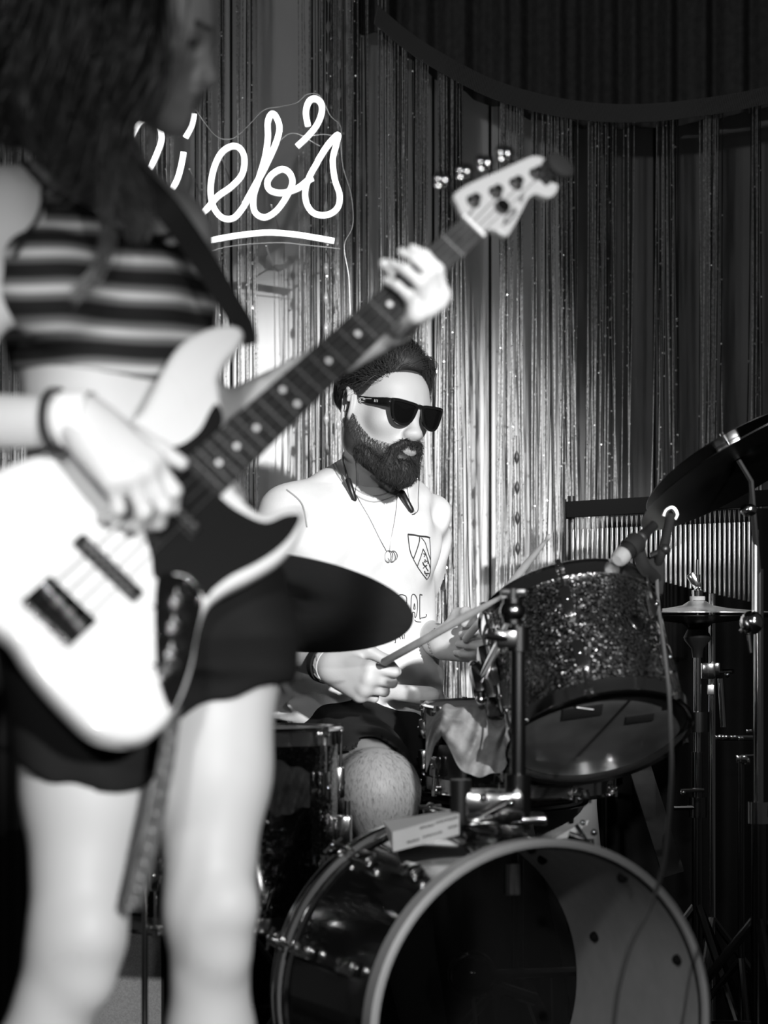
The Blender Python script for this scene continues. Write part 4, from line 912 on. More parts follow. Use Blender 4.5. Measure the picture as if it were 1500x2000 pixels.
# leg and arm hair
def fuzz(V, Q, mask, n, L, rad, dirv, name, m, parent, seedn, lift=.35):
    r = np.random.default_rng(seedn); p = V[Q]; N = np.cross(p[:, 2]-p[:, 0], p[:, 3]-p[:, 1]); N /= np.linalg.norm(N, axis=1)[:, None]+1e-12; C = p.mean(1)
    ids = np.flatnonzero(mask(C, N)); ids = r.choice(ids, n); w1 = r.random((n, 2, 1))
    base = p[ids, 0]*(1-w1[:, 0])*(1-w1[:, 1])+p[ids, 1]*w1[:, 0]*(1-w1[:, 1])+p[ids, 2]*w1[:, 0]*w1[:, 1]+p[ids, 3]*(1-w1[:, 0])*w1[:, 1]
    nn = N[ids]; d = (dirv(base) if callable(dirv) else np.asarray(dirv, float))+r.normal(0, .28, (n, 3)); d = d-(d*nn).sum(1)[:, None]*nn; d /= np.linalg.norm(d, axis=1)[:, None]+1e-9
    l = L*r.uniform(.6, 1.2, (n, 1, 1)); t = np.array([0, .35, .7, 1.0])[None, :, None]
    P = base[:, None]+l*t*(d[:, None]*(1-lift*.3)+nn[:, None]*lift*(1-.45*t))
    rr = rad*np.array([1, .9, .65, .2])[None, :]*r.uniform(.7, 1.2, (n, 1))
    v, f = bulk(P, rr, 3); return link(name, v, f, m, parent, kind='stuff')
M_hair = mat('dark_hair', .020, .6, spec=.35)
fuzz(V, Q, lambda C, N: (C[:, 2] < .67) & (C[:, 2] > .35) & (C[:, 1] < 4.72) & (C[:, 0] < .12), 7000, .011, .00014, (.1, -.1, -1), 'leg_hair', M_hair, dr, 5, .2)
# beard
Bd = Field()
LL = lambda a, b, c: HC_+a*HR[0]+b*HR[1]+c*HR[2]
for s in (-1, 1):
    Bd.chain([LL(s*.068, .000, -.016), LL(s*.061, .010, -.052), LL(s*.049, .030, -.088), LL(s*.024, .072, -.112), LL(0, .088, -.112)], [.005, .012, .019, .022, .021], k=.012)
    Bd.chain([LL(s*.004, .107, -.058), LL(s*.020, .100, -.061), LL(s*.031, .089, -.073), LL(s*.031, .082, -.094)], [.0062, .0066, .0070, .012], k=.008)
Bd.cap(LL(0, .092, -.108), LL(0, .084, -.120), .019, .020, k=.02); Bd.cap(LL(0, .096, -.088), LL(0, .094, -.100), .006, .010, k=.01)
Bd.ell(LL(0, .105, -.0735), (.0185, .022, .0060), HR, .004, 's'); 
for s in (-1, 1): Bd.ell(LL(s*.013, .105, -.086), (.009, .02, .006), HR, .004, 's')
Bd.disp = lambda x, y, z: .0011*np.sin(x*900+3*np.sin(z*400))*np.sin(z*700+y*500)
bv_, bq = Bd.mesh(.0024); beard = link('beard', bv_, bq, M_hair, dr)
fuzz(bv_, bq, lambda C, N: (N@HR[1]) > -.6, 9000, .012, .00030, lambda p: -HR[2]*.9+.35*HR[1]+0*p, 'beard_strands', M_hair, beard, 6, .55)
# cheek stubble edge
fuzz(V, Q, lambda C, N: (lambda q: (np.abs(q[:, 2]-np.interp(q[:, 1], [-.01, .01, .03, .05, .075], [-.006, -.032, -.056, -.074, -.080])) < .016) & (q[:, 1] > -.008) & (q[:, 1] < .08) & (np.abs(q[:, 0]) > .025) & (np.abs(q[:, 0]) < .08))(loc(C, HC_, HR)), 5200, .008, .00024, -HR[2]*.8-HR[1]*.1, 'cheek_stubble', M_hair, dr, 8, .3)
# head hair: cap plus swept strands
Hf = Field(); Hf.ell(LL(0, -.007, .038), (.0755, .0955, .091), HR, .01); Hf.ell(LL(-.002, .040, .098), (.046, .046, .021), HR, .03); Hf.ell(LL(-.004, -.01, .105), (.06, .07, .028), HR, .03)
def hreg(x, y, z):
    p = [x-HC_[0], y-HC_[1], z-HC_[2]]; a, b, c = [sum(R_[i]*p[i] for i in range(3)) for R_ in HR]
    side = np.clip((np.abs(a)-.040)/.02, 0, 1)
    g = np.interp(c, [-.09, -.075, -.03, -.005, .012, .035, .06, .082, .10], [-.30, -.12, -.05, -.018, .008, .044, .060, .076, .13])
    g = g-.022*np.clip((a-.02)/.03, 0, 1)*(c < .09)
    return (b-g)*.75
Hf.fn(hreg, .006)
Hf.ell(LL(-.086, -.010, -.012), (.032, .027, .040), HR, .004, 's')
hv, hq = Hf.mesh(.0026); hair = link('hair', hv, hq, M_hair, dr)
def swept(roots, flow, step, M, ell_c, ell_r, lift, rad, name, m, parent, seedn, jit=.15):
    r = np.random.default_rng(seedn); N = len(roots); P = np.zeros((N, M, 3)); p = roots.copy(); j = r.normal(0, jit, (N, 3))
    lf = r.uniform(.2, 1, N)*lift
    for k in range(M):
        e = (p-ell_c)/ell_r; nn = np.linalg.norm(e, axis=1)[:, None]; q_ = ell_c+(p-ell_c)/nn*1.0
        ln = (q_-ell_c)/ell_r**2; ln /= np.linalg.norm(ln, axis=1)[:, None]
        P[:, k] = q_+ln*(lf*(.25+1.2*math.sin(math.pi*(k+.4)/M)))[:, None]
        d = flow(q_)+j+.25*np.sin(k*.9+j*20); d -= (d*ln).sum(1)[:, None]*ln; d /= np.linalg.norm(d, axis=1)[:, None]+1e-9; p = q_+d*step
    ok = ~((P[..., 1] > np.interp(P[..., 2], [-.03, .0, .03, .05, .085, .1], [-.03, .01, .044, .066, .080, .2])).any(1)) & ~((P[..., 0] > .086).any(1)); P = P[ok]; N = len(P)
    W = HC_+P@HR; rr = rad*np.linspace(1, .3, M)[None, :]*r.uniform(.6, 1.2, (N, 1)); v, f = bulk(W, rr, 3); return link(name, v, f, m, parent, kind='stuff')
r = np.random.default_rng(21); ec = np.array([0, -.007, .041]); er = np.array([.0755, .0955, .092])
th_ = r.uniform(-1.15, 1.35, 2600); roots = np.stack([.078*np.sin(th_), .088*np.cos(th_)**.7*1+.0*th_, .082+.0*th_], 1); roots[:, 1] = np.where(np.isnan(roots[:, 1]), .03, roots[:, 1]); roots[:, 2] -= .034*np.abs(np.sin(th_))**2.2; roots += r.normal(0, .006, roots.shape); roots[:, 1] -= r.random(2600)*.08
swept(roots, lambda q: np.stack([.55+0*q[:, 0], -.8+0*q[:, 0], .1+0*q[:, 0]], 1), .011, 9, ec, er+.006, .014, .0005, 'hair_strands', M_hair, hair, 22)
rs = np.stack([np.where(r.random(2600) < .5, -1, 1)*.08, r.uniform(-.1, .045, 2600), r.uniform(.0, .08, 2600)], 1)
swept(rs[(rs[:, 1] < .5*(rs[:, 2])+.005)], lambda q: np.stack([0*q[:, 0], -.55+0*q[:, 0], -.65+0*q[:, 0]], 1), .006, 6, ec, er+.001, .004, .0004, 'side_hair_strands', M_hair, hair, 23)
N = 420; t = np.linspace(0, 1, 9); r0 = np.stack([r.uniform(-.01, .038, N), r.uniform(.062, .080, N), r.uniform(.100, .116, N)], 1)
c1 = r0+np.stack([r.uniform(.015, .028, N), r.uniform(.005, .018, N), r.uniform(-.004, .012, N)], 1); c2 = np.stack([r.uniform(.052, .066, N), r.uniform(.052, .076, N), r.uniform(.010, .07, N)], 1)
P = (1-t)[None, :, None]**2*r0[:, None]+2*(t*(1-t))[None, :, None]*c1[:, None]+(t**2)[None, :, None]*c2[:, None]; P += .0015*np.sin(t*9+r.uniform(0, 6, (N, 1)))[..., None]
v, f = bulk(HC_+P@HR, .0005*np.linspace(1, .4, 9)[None]*np.ones((N, 1)), 3); link('forelock', v, f, M_hair, hair, kind='stuff')
# t-shirt
S = Field(); dr_upper(S, .011)
S.loft([(px(a, D), D, H-(y-HY)*D/F, hw, hd, Y40) for a, y, D, hw, hd in ((697, 1440, 4.95, .190, .165), (697, 1385, 4.95, .186, .155), (694, 1330, 4.95, .172, .140), (690, 1260, 4.96, .165, .128))], k=.04)
S.cap(shR, shR*.42+elR*.58, .068, .078, k=.03); S.cap(shL, shL*.5+elL*.5, .066, .072, k=.03)
S.cap(at(758, 1352, 4.80), at(836, 1366, 4.76), .014, .021, k=.03); S.cap(at(560, 1345, 4.83), at(660, 1340, 4.78), .010, .006, k=.02); S.cap(at(600, 1385, 4.80), at(740, 1365, 4.77), .012, .008, k=.02)
S.cap(at(575, 1372, 4.80), at(700, 1398, 4.76), .010, .014, k=.03)
nk = at(728, 925, 4.93)
def sdisp(x, y, z):
    a = (x*math.cos(Y40)+(y-4.96)*math.sin(Y40)); lo = np.clip((.86-z)/.14, 0, 1); up = np.clip((z-.95)/.15, 0, 1)
    d = .0060*lo*np.sin(z*85+a*34+2*np.sin(a*21))+.0030*lo*np.sin(z*150-a*50)
    d = d+.0032*np.sin(z*44-a*58+1.5*np.sin(a*14)+np.sin(z*23))*(1-.3*lo)*(.35+.65*np.clip(np.abs(a)/.12, 0, 1))+.0022*up*np.sin(a*80-z*62)
    return d
S.disp = sdisp
S.fn(lambda x, y, z: (.702+.014*np.sin(x*22+.3)+.10*np.clip(y-4.93, 0, .2))-z, .006)
S.fn(lambda x, y, z: ((x-nk[0])*.12+(y-nk[1])*(.30)+(z-(nk[2]-.004)))*0-1+0*x, .001) if False else None
S.ell(at(727, 905, 4.915), (.074, .074, .052), basis(42, 28, 4), .008, 's')
for sh, el, f_ in ((shR, elR, .60), (shL, elL, .52)):
    ax_ = norm(el-sh); p_ = sh+(el-sh)*f_
    S.cap(p_, p_+ax_*.12, .066, .066, k=.004, mode='s')
sv, sq = S.mesh(.0040)
M_tee = mat('white_cotton', .66, .85, noise=.012, nscale=80, bump=.25, bscale=600, spec=.2)
tee = link('t_shirt', sv, sq, M_tee, dr)
# collar rib
bvh = BVHTree.FromPolygons(sv.tolist(), sq.tolist())
def proj(pts, n=6, off=.0012, closed=False):
    return [p for p in (raycast(bvh, x, y, off) for x, y in spline(pts, n, closed)) if p is not None]
ink = MB(); inks = {}
def inkline(pts, w=.00075, n=6, smooth_=True):
    P = proj(pts if smooth_ else pts, n if smooth_ else 1)
    if smooth_ is False:
        P = []
        for (x0, y0), (x1, y1) in zip(pts[:-1], pts[1:]):
            for t in np.linspace(0, 1, 6): 
                h = raycast(bvh, x0+(x1-x0)*t, y0+(y1-y0)*t, .0012)
                if h is not None: P.append(h)
    if len(P) > 1: ink.tube(P, w, 5)
Cx = lambda x, y: (740+x/7.69, 1020+y/7.69)
for p, wd in (([(430, 182), (520, 192), (610, 210), (700, 218), (755, 232)], .0016), ([(432, 190), (445, 300), (462, 410), (485, 490), (515, 550)], .0011), ([(608, 215), (600, 300), (560, 430), (515, 550)], .0011),
              ([(515, 555), (570, 655), (640, 760), (715, 855)], .0009), ([(715, 855), (745, 815), (768, 740)], .0009), ([(755, 235), (762, 330), (770, 470), (772, 600), (768, 740)], .0007), ([(635, 235), (690, 310), (730, 440), (768, 560)], .0008),
              ([(658, 400), (640, 470), (605, 570), (572, 660)], .0009), ([(658, 400), (700, 480), (740, 600), (770, 700)], .0009),
              ([(665, 470), (690, 485), (672, 520)], .0009), ([(680, 560), (700, 570), (690, 600), (675, 580)], .0008), ([(705, 590), (730, 580), (728, 620)], .0009), ([(655, 600), (670, 640), (700, 655), (715, 640)], .0013), ([(660, 690), (690, 660), (710, 690), (735, 730)], .0009), ([(680, 730), (690, 765), (715, 765), (745, 765)], .0012), ([(705, 790), (715, 800)], .0012)):
    inkline([Cx(*q_) for q_ in p], wd)
ink.obj('crest_print', mat('print_ink', .04, .7), tee)
# outlined letters G A L, small line below
for nm, ps in (('letter_g', [[(245, 1150), (290, 1100), (330, 1085), (390, 1100), (412, 1140), (410, 1215), (395, 1225), (370, 1190), (340, 1160), (315, 1160), (280, 1200), (270, 1300), (290, 1390), (340, 1400), (345, 1330), (310, 1320)]]),
          ('letter_a', [[(475, 1320), (480, 1150), (495, 1090), (515, 1078), (545, 1100), (570, 1170), (572, 1300), (558, 1400), (535, 1430), (532, 1360), (500, 1355), (500, 1420)]]), ('letter_a_counter', [[(515, 1300), (527, 1220), (537, 1300), (515, 1300)]]),
          ('letter_l', [[(645, 1090), (615, 1085), (608, 1110), (608, 1430), (628, 1438), (700, 1420), (705, 1380)]]), ('print_swash', [[(530, 1465), (550, 1488), (585, 1496), (625, 1498)]]),
          ('small_print', [[(230, 1810), (245, 1810), (240, 1755)]]), ('small_print', [[(300, 1700), (320, 1760)]]), ('small_print', [[(345, 1700), (352, 1755)]]), ('small_print', [[(380, 1690), (372, 1755)]])):
    ink = MB()
    for p in ps: inkline([Cx(*q_) for q_ in p], .0008, 4)
    if ink.v: ink.obj(nm, mat('print_ink', .04, .7), tee)
seam = MB()
for p in ([(648, 900), (660, 928), (688, 962), (725, 980), (768, 970), (800, 942)], [(655, 905), (667, 928), (694, 955), (727, 969), (764, 960), (793, 938)], [(560, 957), (590, 985), (600, 1030)]):
    P = proj(p, 8, .0006)
    if len(P) > 2: seam.tube(P, .0017, 6)
seam.obj('seam', mat('seam_thread', .34, .8), tee)
# shorts
G = Field(); g = .014
G.loft([(px(700, 4.98), 4.98, .56, .180, .14, Y40), (px(698, 4.98), 4.98, .70, .176, .145, Y40), (px(698, 4.98), 4.98, .75, .165, .13, Y40)], k=.03)
G.chain([hipR, hipR*.25+knR*.75], [.104, .092], k=.04); G.chain([hipL, hipL*.2+knL*.8], [.104, .088], k=.04)
G.cap(at(700, 1440, 4.80), at(790, 1450, 4.85), .05, .06, k=.06)
G.disp = lambda x, y, z: .003*np.sin(x*60+z*50)+.002*np.sin(y*90-z*40)
for kn, hp in ((knR, hipR), (knL, hipL)):
    ax_ = norm(kn-hp); p_ = hp+(kn-hp)*.76; G.cap(p_, p_+ax_*.2, .078, .085, k=.004, mode='s')
sv2, sq2 = G.mesh(.006); link('shorts', sv2, sq2, mat('black_cotton', .012, .9, spec=.15), dr)
for an, dx in ((anR, (.05, -.14)), (anL, (.10, -.10))):
    Sh = Field(); Sh.cap(an+[-dx[0]*.25, -dx[1]*.25, -.052], an+[dx[0], dx[1], -.062], .042, .036, k=.02); Sh.cap(an+[0, 0, .0], an+[0, 0, -.03], .047, .045, k=.03)
    Sh.fn(lambda x, y, z: .012-z, .004); v_, q_ = Sh.mesh(.006); link('shoe', v_, q_, M_matte, dr)
# sunglasses
e = empty('sunglasses', LL(0, .1, -.01), 'black sunglasses with dark lenses worn by the drummer', 'glasses')
M_lens = mat('dark_lens', .004, .05, coat=1); M_frame = mat('glasses_frame', .008, .15, coat=.6)
def gl_pt(a, c, d=0): return LL(a, .107-1.6*a*a*1.0-.0+d, c)
for s in (-1, 1):
    o1 = [(.006, .016), (.030, .020), (.062, .021), (.070, .016), (.066, -.008), (.056, -.024), (.036, -.028), (.018, -.020), (.008, -.002)]
    o1 = spline([(s*p[0], p[1]) for p in o1], 5, True); cen = o1.mean(0)
    o2 = cen+(o1-cen)*np.array([.84, .80])+[0, -.0012]
    P = np.array([[gl_pt(*p, d) for p in o] for o, d in ((o1, .0), (o1, .004), (o2, .004), (o2, .0))])
    MB().grid(P, cu=True, cv=True).obj('rim', M_frame, e)
    n = len(o2); b = MB().add([gl_pt(*p, .002) for p in o2]+[gl_pt(*cen, .0045)], [(i, (i+1) % n, n) for i in range(n)]); b.obj('lens', M_lens, e)
    hx = [gl_pt(s*.069, .012, .0), LL(s*.0738, .090, .0125), LL(s*.0745, .05, .011), LL(s*.0735, .010, .012), LL(s*.069, -.014, .010), LL(s*.066, -.030, -.004)]
    b = MB(); P_ = spline(hx, 5); R_ = np.interp(np.linspace(0, 1, len(P_)), [0, .2, .7, 1], [.0072, .0068, .0050, .003]); b.tube(P_, R_, 8, flat=.28, up=HR[2]); tm = b.obj('temple', M_frame, e)
    MB().sphere(gl_pt(s*.066, .0165, .0045), .0011, 8).obj('rivet', M_chrome, tm)
    if s < 0:
        b = MB(); b.tube([LL(-.0765, .033, .0125), LL(-.0763, .052, .0135)], .0006, 5)
        for k, x0 in enumerate((.030, .026)): b.tube([LL(-.0775, x0+.006*math.cos(t), .010+.004*math.sin(t)) for t in np.linspace(0, 5.5, 12)], .0006, 5)
        for k in range(3): b.tube([LL(-.0765, .062+k*.004, .013), LL(-.0765, .062+k*.004, .008)], .0005, 4)
        b.obj('temple_logo', mat('logo_silver', .6, .3), tm)
b = MB().tube(spline([gl_pt(-.010, .012, .001), gl_pt(0, .0145, .002), gl_pt(.010, .012, .001)], 5), .0042, 8); b.obj('bridge', M_frame, e)
# earphones and necklace
def onshirt(pts, off=.003, n=6): return np.array(proj(pts, n, off))
def offp(x, y, D): return at(x, y, D)
e = empty('neckband_earphones', at(725, 930, 4.86), 'black neckband earphones hanging round the drummer neck', 'earphones')
b = MB().sphere(LL(-.0795, .000, -.012), (.004, .006, .005), 10, R=HR); b.obj('earbud', M_black, e)
b = MB().sphere(LL(.0795, .000, -.012), (.006, .008, .007), 10, R=HR); b.obj('earbud', M_black, e)
hitR = raycast(bvh, 684, 962, .008); hitL = raycast(bvh, 791, 985, .008)
hitR = hitR if hitR is not None else at(684, 962, 4.85); hitL = hitL if hitL is not None else at(791, 985, 4.85)
for hc, d in ((hitR, norm((.30, -.1, -.95))), (hitL, norm((.45, -.15, -.88)))):
    b = MB().tube([hc-d*.024, hc-d*.021, hc+d*.020, hc+d*.025], [.004, .0062, .0062, .003], 12); b.obj('module', M_black, e)
P = spline([hitR-norm((.30, -.1, -.95))*.024, at(675, 920, 4.85), at(669, 897, 4.90), at(680, 880, 5.0), at(735, 880, 5.06), at(790, 905, 5.0), at(776, 935, 4.88), hitL-norm((.45, -.15, -.88))*.024], 6)
MB().tube(P, .0024, 8).obj('neckband', M_black, e)
P = spline([LL(-.084, .0, -.018), at(691, 850, 4.80), at(694, 890, 4.80), at(696, 935, 4.82), hitR+[.008, 0, -.006], hitR+[.004, -.002, -.028]], 6); MB().tube(P, .0007, 5).obj('cord', M_black, e)
P = spline([LL(.084, .0, -.018), at(824, 870, 4.84), at(820, 920, 4.85), at(817, 970, 4.86), hitL+[.022, -.004, -.018], hitL+[.010, -.004, -.026]], 6); MB().tube(P, .0007, 5).obj('cord', M_black, e)
e = empty('necklace', at(757, 1084, 4.8), 'thin chain necklace with two small rings on the white t-shirt', 'necklace')
for p in ([(690, 958), (705, 985), (722, 1015), (740, 1050), (754, 1076)], [(775, 962), (774, 990), (770, 1020), (764, 1050), (760, 1074)]):
    P = onshirt(p, .0016)
    if len(P) > 1: MB().tube(P, .0006, 5).obj('chain', M_steel, e)
for x, rr, ry in ((757, .0078, .0105), (764, .0095, .010)):
    c_ = raycast(bvh, x, 1085, .004)
    MB().tube([c_+np.array([rr*math.cos(t), .0015*math.sin(t+x), ry*math.sin(t)]) for t in np.linspace(0, 2*math.pi, 28)[:-1]], .0010, 6, closed=True).obj('ring', M_steel, e)
# bands on wrists
def band(c, ax, r, wd, th, m, label, nm='wristband', flat=1.0):
    x, y, z = frame(ax, (0, 0, 1)); P = np.array([[c+h*z+(rr)*(math.cos(t)*x+flat*math.sin(t)*y) for t in np.linspace(0, 2*math.pi, 33)[:-1]] for rr, h in ((r, -wd/2), (r+th, -wd/2), (r+th, wd/2), (r, wd/2))])
    return MB().grid(P, cu=True, cv=True).obj(nm, m, None, label=label, cat='wristband')
ax_ = norm(wrR-elR)
band(wrR-ax_*.022, ax_, .033, .013, .005, M_matte, 'black watch strap on the drummer wrist nearest the large cymbal', 'watch_strap')
wb_ = band(wrR-ax_*.006, ax_, .0325, .011, .0015, mat('pale_band', .6, .7), 'pale striped wristband next to the black watch strap on the drummer')
for k in range(12):
    a0 = k*math.pi/6; x, y, z = frame(ax_, (0, 0, 1)); MB().tube([wrR-ax_*.006+.0342*(math.cos(a0+t*.25)*x+math.sin(a0+t*.25)*y)+z*(-.005+.010*t) for t in (0, .5, 1)], .0013, 4, flat=.5).obj('stripe', mat('band_stripe', .25, .8), wb_)
ax2 = norm(wrL-elL); x, y, z = frame(ax2, (0, 0, 1)); bb = empty('bead_bracelet', wrL, 'thin bead bracelet on the drummer wrist nearest the tom', 'bracelet')
for k in range(30):
    t = k*math.pi/15; MB().sphere(wrL+ax2*.004+.031*(math.cos(t)*x+math.sin(t)*y), .0028, 8).obj('bead', mat('dark_bead', .12, .3), bb)
# drumsticks
def stick(p0, p1, label):
    d = p1-p0; L_ = np.linalg.norm(d); d = d/L_; s = [(.0, .0055), (.003, .0072), (.28*L_, .0074), (.72*L_, .0070), (.93*L_, .0036), (.95*L_, .0032), (.965*L_, .0048), (.985*L_, .0050), (L_, .0012)]
    MB().lathe(p0, d, [(.0001, 0)]+[(r_, h_) for h_, r_ in s]+[(.0001, L_)], 18, ref=(.3, .2, 1)).obj('drumstick', M_wood, None, label=label, cat='drumstick', group=None)
g1 = hR(.020, .095, -.040); t1 = at(990, 1160, 4.26); d1 = norm(t1-at(750, 1293, 4.53)); stick(at(748, 1294, 4.53), t1, 'drumstick pointing right from the hand nearest the large cymbal')
stick(at(908, 1250, 4.74), at(1076, 1044, 4.52), 'drumstick raised above the tom in the hand nearest the tom')
# ================= bassist
ba = empty('person', (at(300, 1164, 3.22)[0], 3.22, 0), 'standing long haired bassist in striped crop top and black shorts playing bass', 'person')
Y40 = math.radians(42)
bsec = [(px(a, D), D, z, hw, hd, math.radians(yw)) for a, z, D, hw, hd, yw in (
    (288, .865, 3.24, .165, .12, 30), (286, .90, 3.24, .190, .142, 30), (286, .98, 3.25, .184, .140, 33), (268, 1.07, 3.27, .155, .120, 38), (240, 1.16, 3.28, .130, .100, 40), (228, 1.236, 3.29, .133, .102, 42), (212, 1.30, 3.29, .146, .105, 42), (200, 1.358, 3.30, .155, .11, 42), (190, 1.42, 3.30, .150, .095, 42), (185, 1.462, 3.31, .12, .07, 42), (195, 1.50, 3.31, .07, .05, 42))]
bshL = at(338, 452, 3.42); bshR = at(0, 410, 3.18)
def bup(f, g=0):
    f.loft(bsec, k=.03, grow=g); f.cap(at(200, 340, 3.33), bshL, .045+g, .043+g, k=.05); f.cap(at(190, 340, 3.33), bshR, .045+g, .045+g, k=.05)
    f.ell(at(255, 560, 3.215), (.068+g, .055+g, .065+g), basis(42, 0, 0), .04); f.ell(at(95, 555, 3.13), (.066+g, .052+g, .065+g), basis(42, 0, 0), .04)
F2 = Field(); bup(F2)
elbL = at(396, 838, 3.48); mcp = T(*UV(836, 600), .006); wbL = at(776, 636, mcp[1]+.062); fY = mcp-wbL; elbR = at(-120, 830, 3.05); wbR = at(160, 818, 2.985)
F2.chain([bshL, elbL], [.043, .034], k=.04); F2.chain([elbL, wbL], [.034, .023], k=.02)
F2.chain([bshR, elbR], [.046, .040], k=.04); F2.chain([elbR, wbR], [.041, .0265], k=.02)
HC2 = at(270, 66, 3.20); HR2 = basis(80, 14, 0); 
F2.cap(at(185, 350, 3.33), at(208, 180, 3.27), .050, .043, k=.03)
head(F2, HC2, HR2, .96, True)
hp1 = at(185, 1300, 3.16); hp2 = at(415, 1290, 3.29)
k1 = at(150, 1830, 3.08); k2 = at(408, 1780, 3.22); a1 = np.array([k1[0]-.14, k1[1]+.05, .10]); a2 = np.array([k2[0]+.0, 3.30, .10])
F2.chain([hp1, hp1*.55+k1*.45, k1], [.096, .076, .057], k=.04); F2.chain([k1, k1*.62+a1*.38, a1], [.054, .052, .034], k=.03)
F2.chain([hp2, hp2*.55+k2*.45, k2], [.094, .072, .056], k=.04); F2.chain([k2, k2*.62+a2*.38, a2], [.052, .053, .034], k=.03)
for kk, dx in ((k1, .02), (k2, .03)):
    F2.ell(kk+[dx, -.030, .012], (.030, .026, .034), None, .03); F2.ell(kk+[dx*.6, -.018, -.055], (.03, .028, .03), None, .03)
for an, dx in ((a1, (.0, -.15)), (a2, (.07, -.13))): F2.cap(an+[0, 0, -.05], an+[dx[0], dx[1], -.065], .03, .025, k=.03)
hb = hand(F2, wbR, (.70, -.20, -.68), (.65, .55, .45), [(30, 48, 30), (34, 54, 30), (38, 56, 30), (44, 54, 30)], True, 1.06,
          thumb=[(.022, .020, -.008), (.046, .048, -.018), (.062, .076, -.024), (.072, .100, -.028)])
hfL = hand(F2, wbL, fY, bn, [(54, 42, 26), (58, 44, 26), (60, 46, 26), (60, 48, 26)], False, .92,
           thumb=[(.018, .018, -.014), (.026, .034, -.036), (.018, .046, -.064), (.006, .056, -.086)], spread=(3, 0, -2, -6))
pat = [(HC2-[.13, .13, .14], HC2+[.14, .13, .14], .0032), (np.minimum(wbR, hb(0, .12, -.04))-.09, np.maximum(wbR, hb(0, .12, -.04))+.09, .003), (np.minimum(wbL, hfL(0, .1, -.05))-.07, np.maximum(wbL, hfL(0, .1, -.05))+.07, .003)]
V2, Q2 = multimesh(F2, .0065, pat)
q = loc(V2, HC2, HR2, .96); a, b_, c = q.T
val = np.full(len(V2), .60); hd = (np.abs(q) < .16).all(1)
val[hd & ((a/.021)**2+((c+.0690)/.011)**2 < 1) & (b_ > .09)] = .38
val[hd & (np.abs(np.abs(a)-.033) < .018) & (np.abs(c-.022) < .004) & (b_ > .07)] = .12
val[hd & (np.abs(np.abs(a)-.033) < .012) & (np.abs(c+.003) < .005) & (b_ > .082)] = .10
link('body', V2, Q2, attrmat('skin_bassist', [(0, 0), (1, 1)], .5, bump=.1, bscale=400, spec=.35), ba, vals={'val': val})
# striped top
Tp = Field(); bup(Tp, .005)
XL = lambda x: px(x, 3.2)
tx = [XL(20), XL(82), XL(130), XL(175), XL(220), XL(270), XL(320), XL(365), XL(430)]; tz = [H-(y-HY)*3.2/F for y in (300, 362, 392, 420, 450, 470, 466, 440, 420)]
Tp.fn(lambda x, y, z: z-np.interp(x, tx, tz)+0*y, .004)
bz = [H-(y-HY)*3.2/F for y in (600, 520, 460, 425, 362, 300)]; bxs = [XL(-40), XL(14), XL(52), XL(72), XL(84), XL(84)]
Tp.fn(lambda x, y, z: np.interp(z, bz, bxs)-x+0*y, .004)
Tp.fn(lambda x, y, z: (1.234+.012*np.sin(x*9))-z+0*y, .004)
Tp.disp = lambda x, y, z: .0018*np.sin(z*80+x*40)
tv, tq = Tp.mesh(.0055)
st = (tv[:, 2]+.018*np.exp(-((tv[:, 0]-XL(255))/.075)**2)+.014*np.exp(-((tv[:, 0]-XL(95))/.07)**2)+.006*np.sin(tv[:, 0]*22))/.0455
m = mat('striped_knit', .5, .85, spec=.15, bump=.2, bscale=500); nt = m.node_tree; at_n = nt.nodes.new('ShaderNodeAttribute'); at_n.attribute_name = 'stripe'
fr = nt.nodes.new('ShaderNodeMath'); fr.operation = 'FRACT'; cr = nt.nodes.new('ShaderNodeValToRGB'); nt.links.new(at_n.outputs['Fac'], fr.inputs[0]); nt.links.new(fr.outputs[0], cr.inputs[0])
el = cr.color_ramp; el.interpolation = 'LINEAR'
for p_, g_ in ((.0, .015), (.26, .015), (.33, .16), (.44, .14), (.50, .55), (.64, .55), (.70, .16), (.82, .14), (.90, .015)):
    x_ = el.elements.new(p_); x_.color = (g_, g_, g_, 1)
el.elements.remove(el.elements[0]); el.elements[-1].color = (.015, .015, .015, 1)
nt.links.new(cr.outputs[0], nt.nodes['Principled BSDF'].inputs['Base Color'])
top = link('crop_top', tv, tq, m, ba, vals={'stripe': st})
bvh2 = BVHTree.FromPolygons(V2.tolist(), Q2.tolist()); bvt = BVHTree.FromPolygons(tv.tolist(), tq.tolist())
def proj2(pts, off=.004):
    out = []
    for x, y in spline(pts, 8):
        h = [raycast(bb_, x, y, off) for bb_ in (bvt, bvh2)]; h = [k for k in h if k is not None]
        if h: out.append(min(h, key=lambda k: k[1]))
    return out
b = MB()
for p in ([(24, 296), (52, 332), (82, 364), (130, 394), (175, 420), (212, 446), (245, 462), (280, 470), (320, 466), (350, 452)], [(84, 366), (76, 410), (60, 452), (30, 505)]):
    P = proj2(p); b.tube(P, .0042, 8, flat=.6)
b.obj('neckline_trim', M_matte, top)
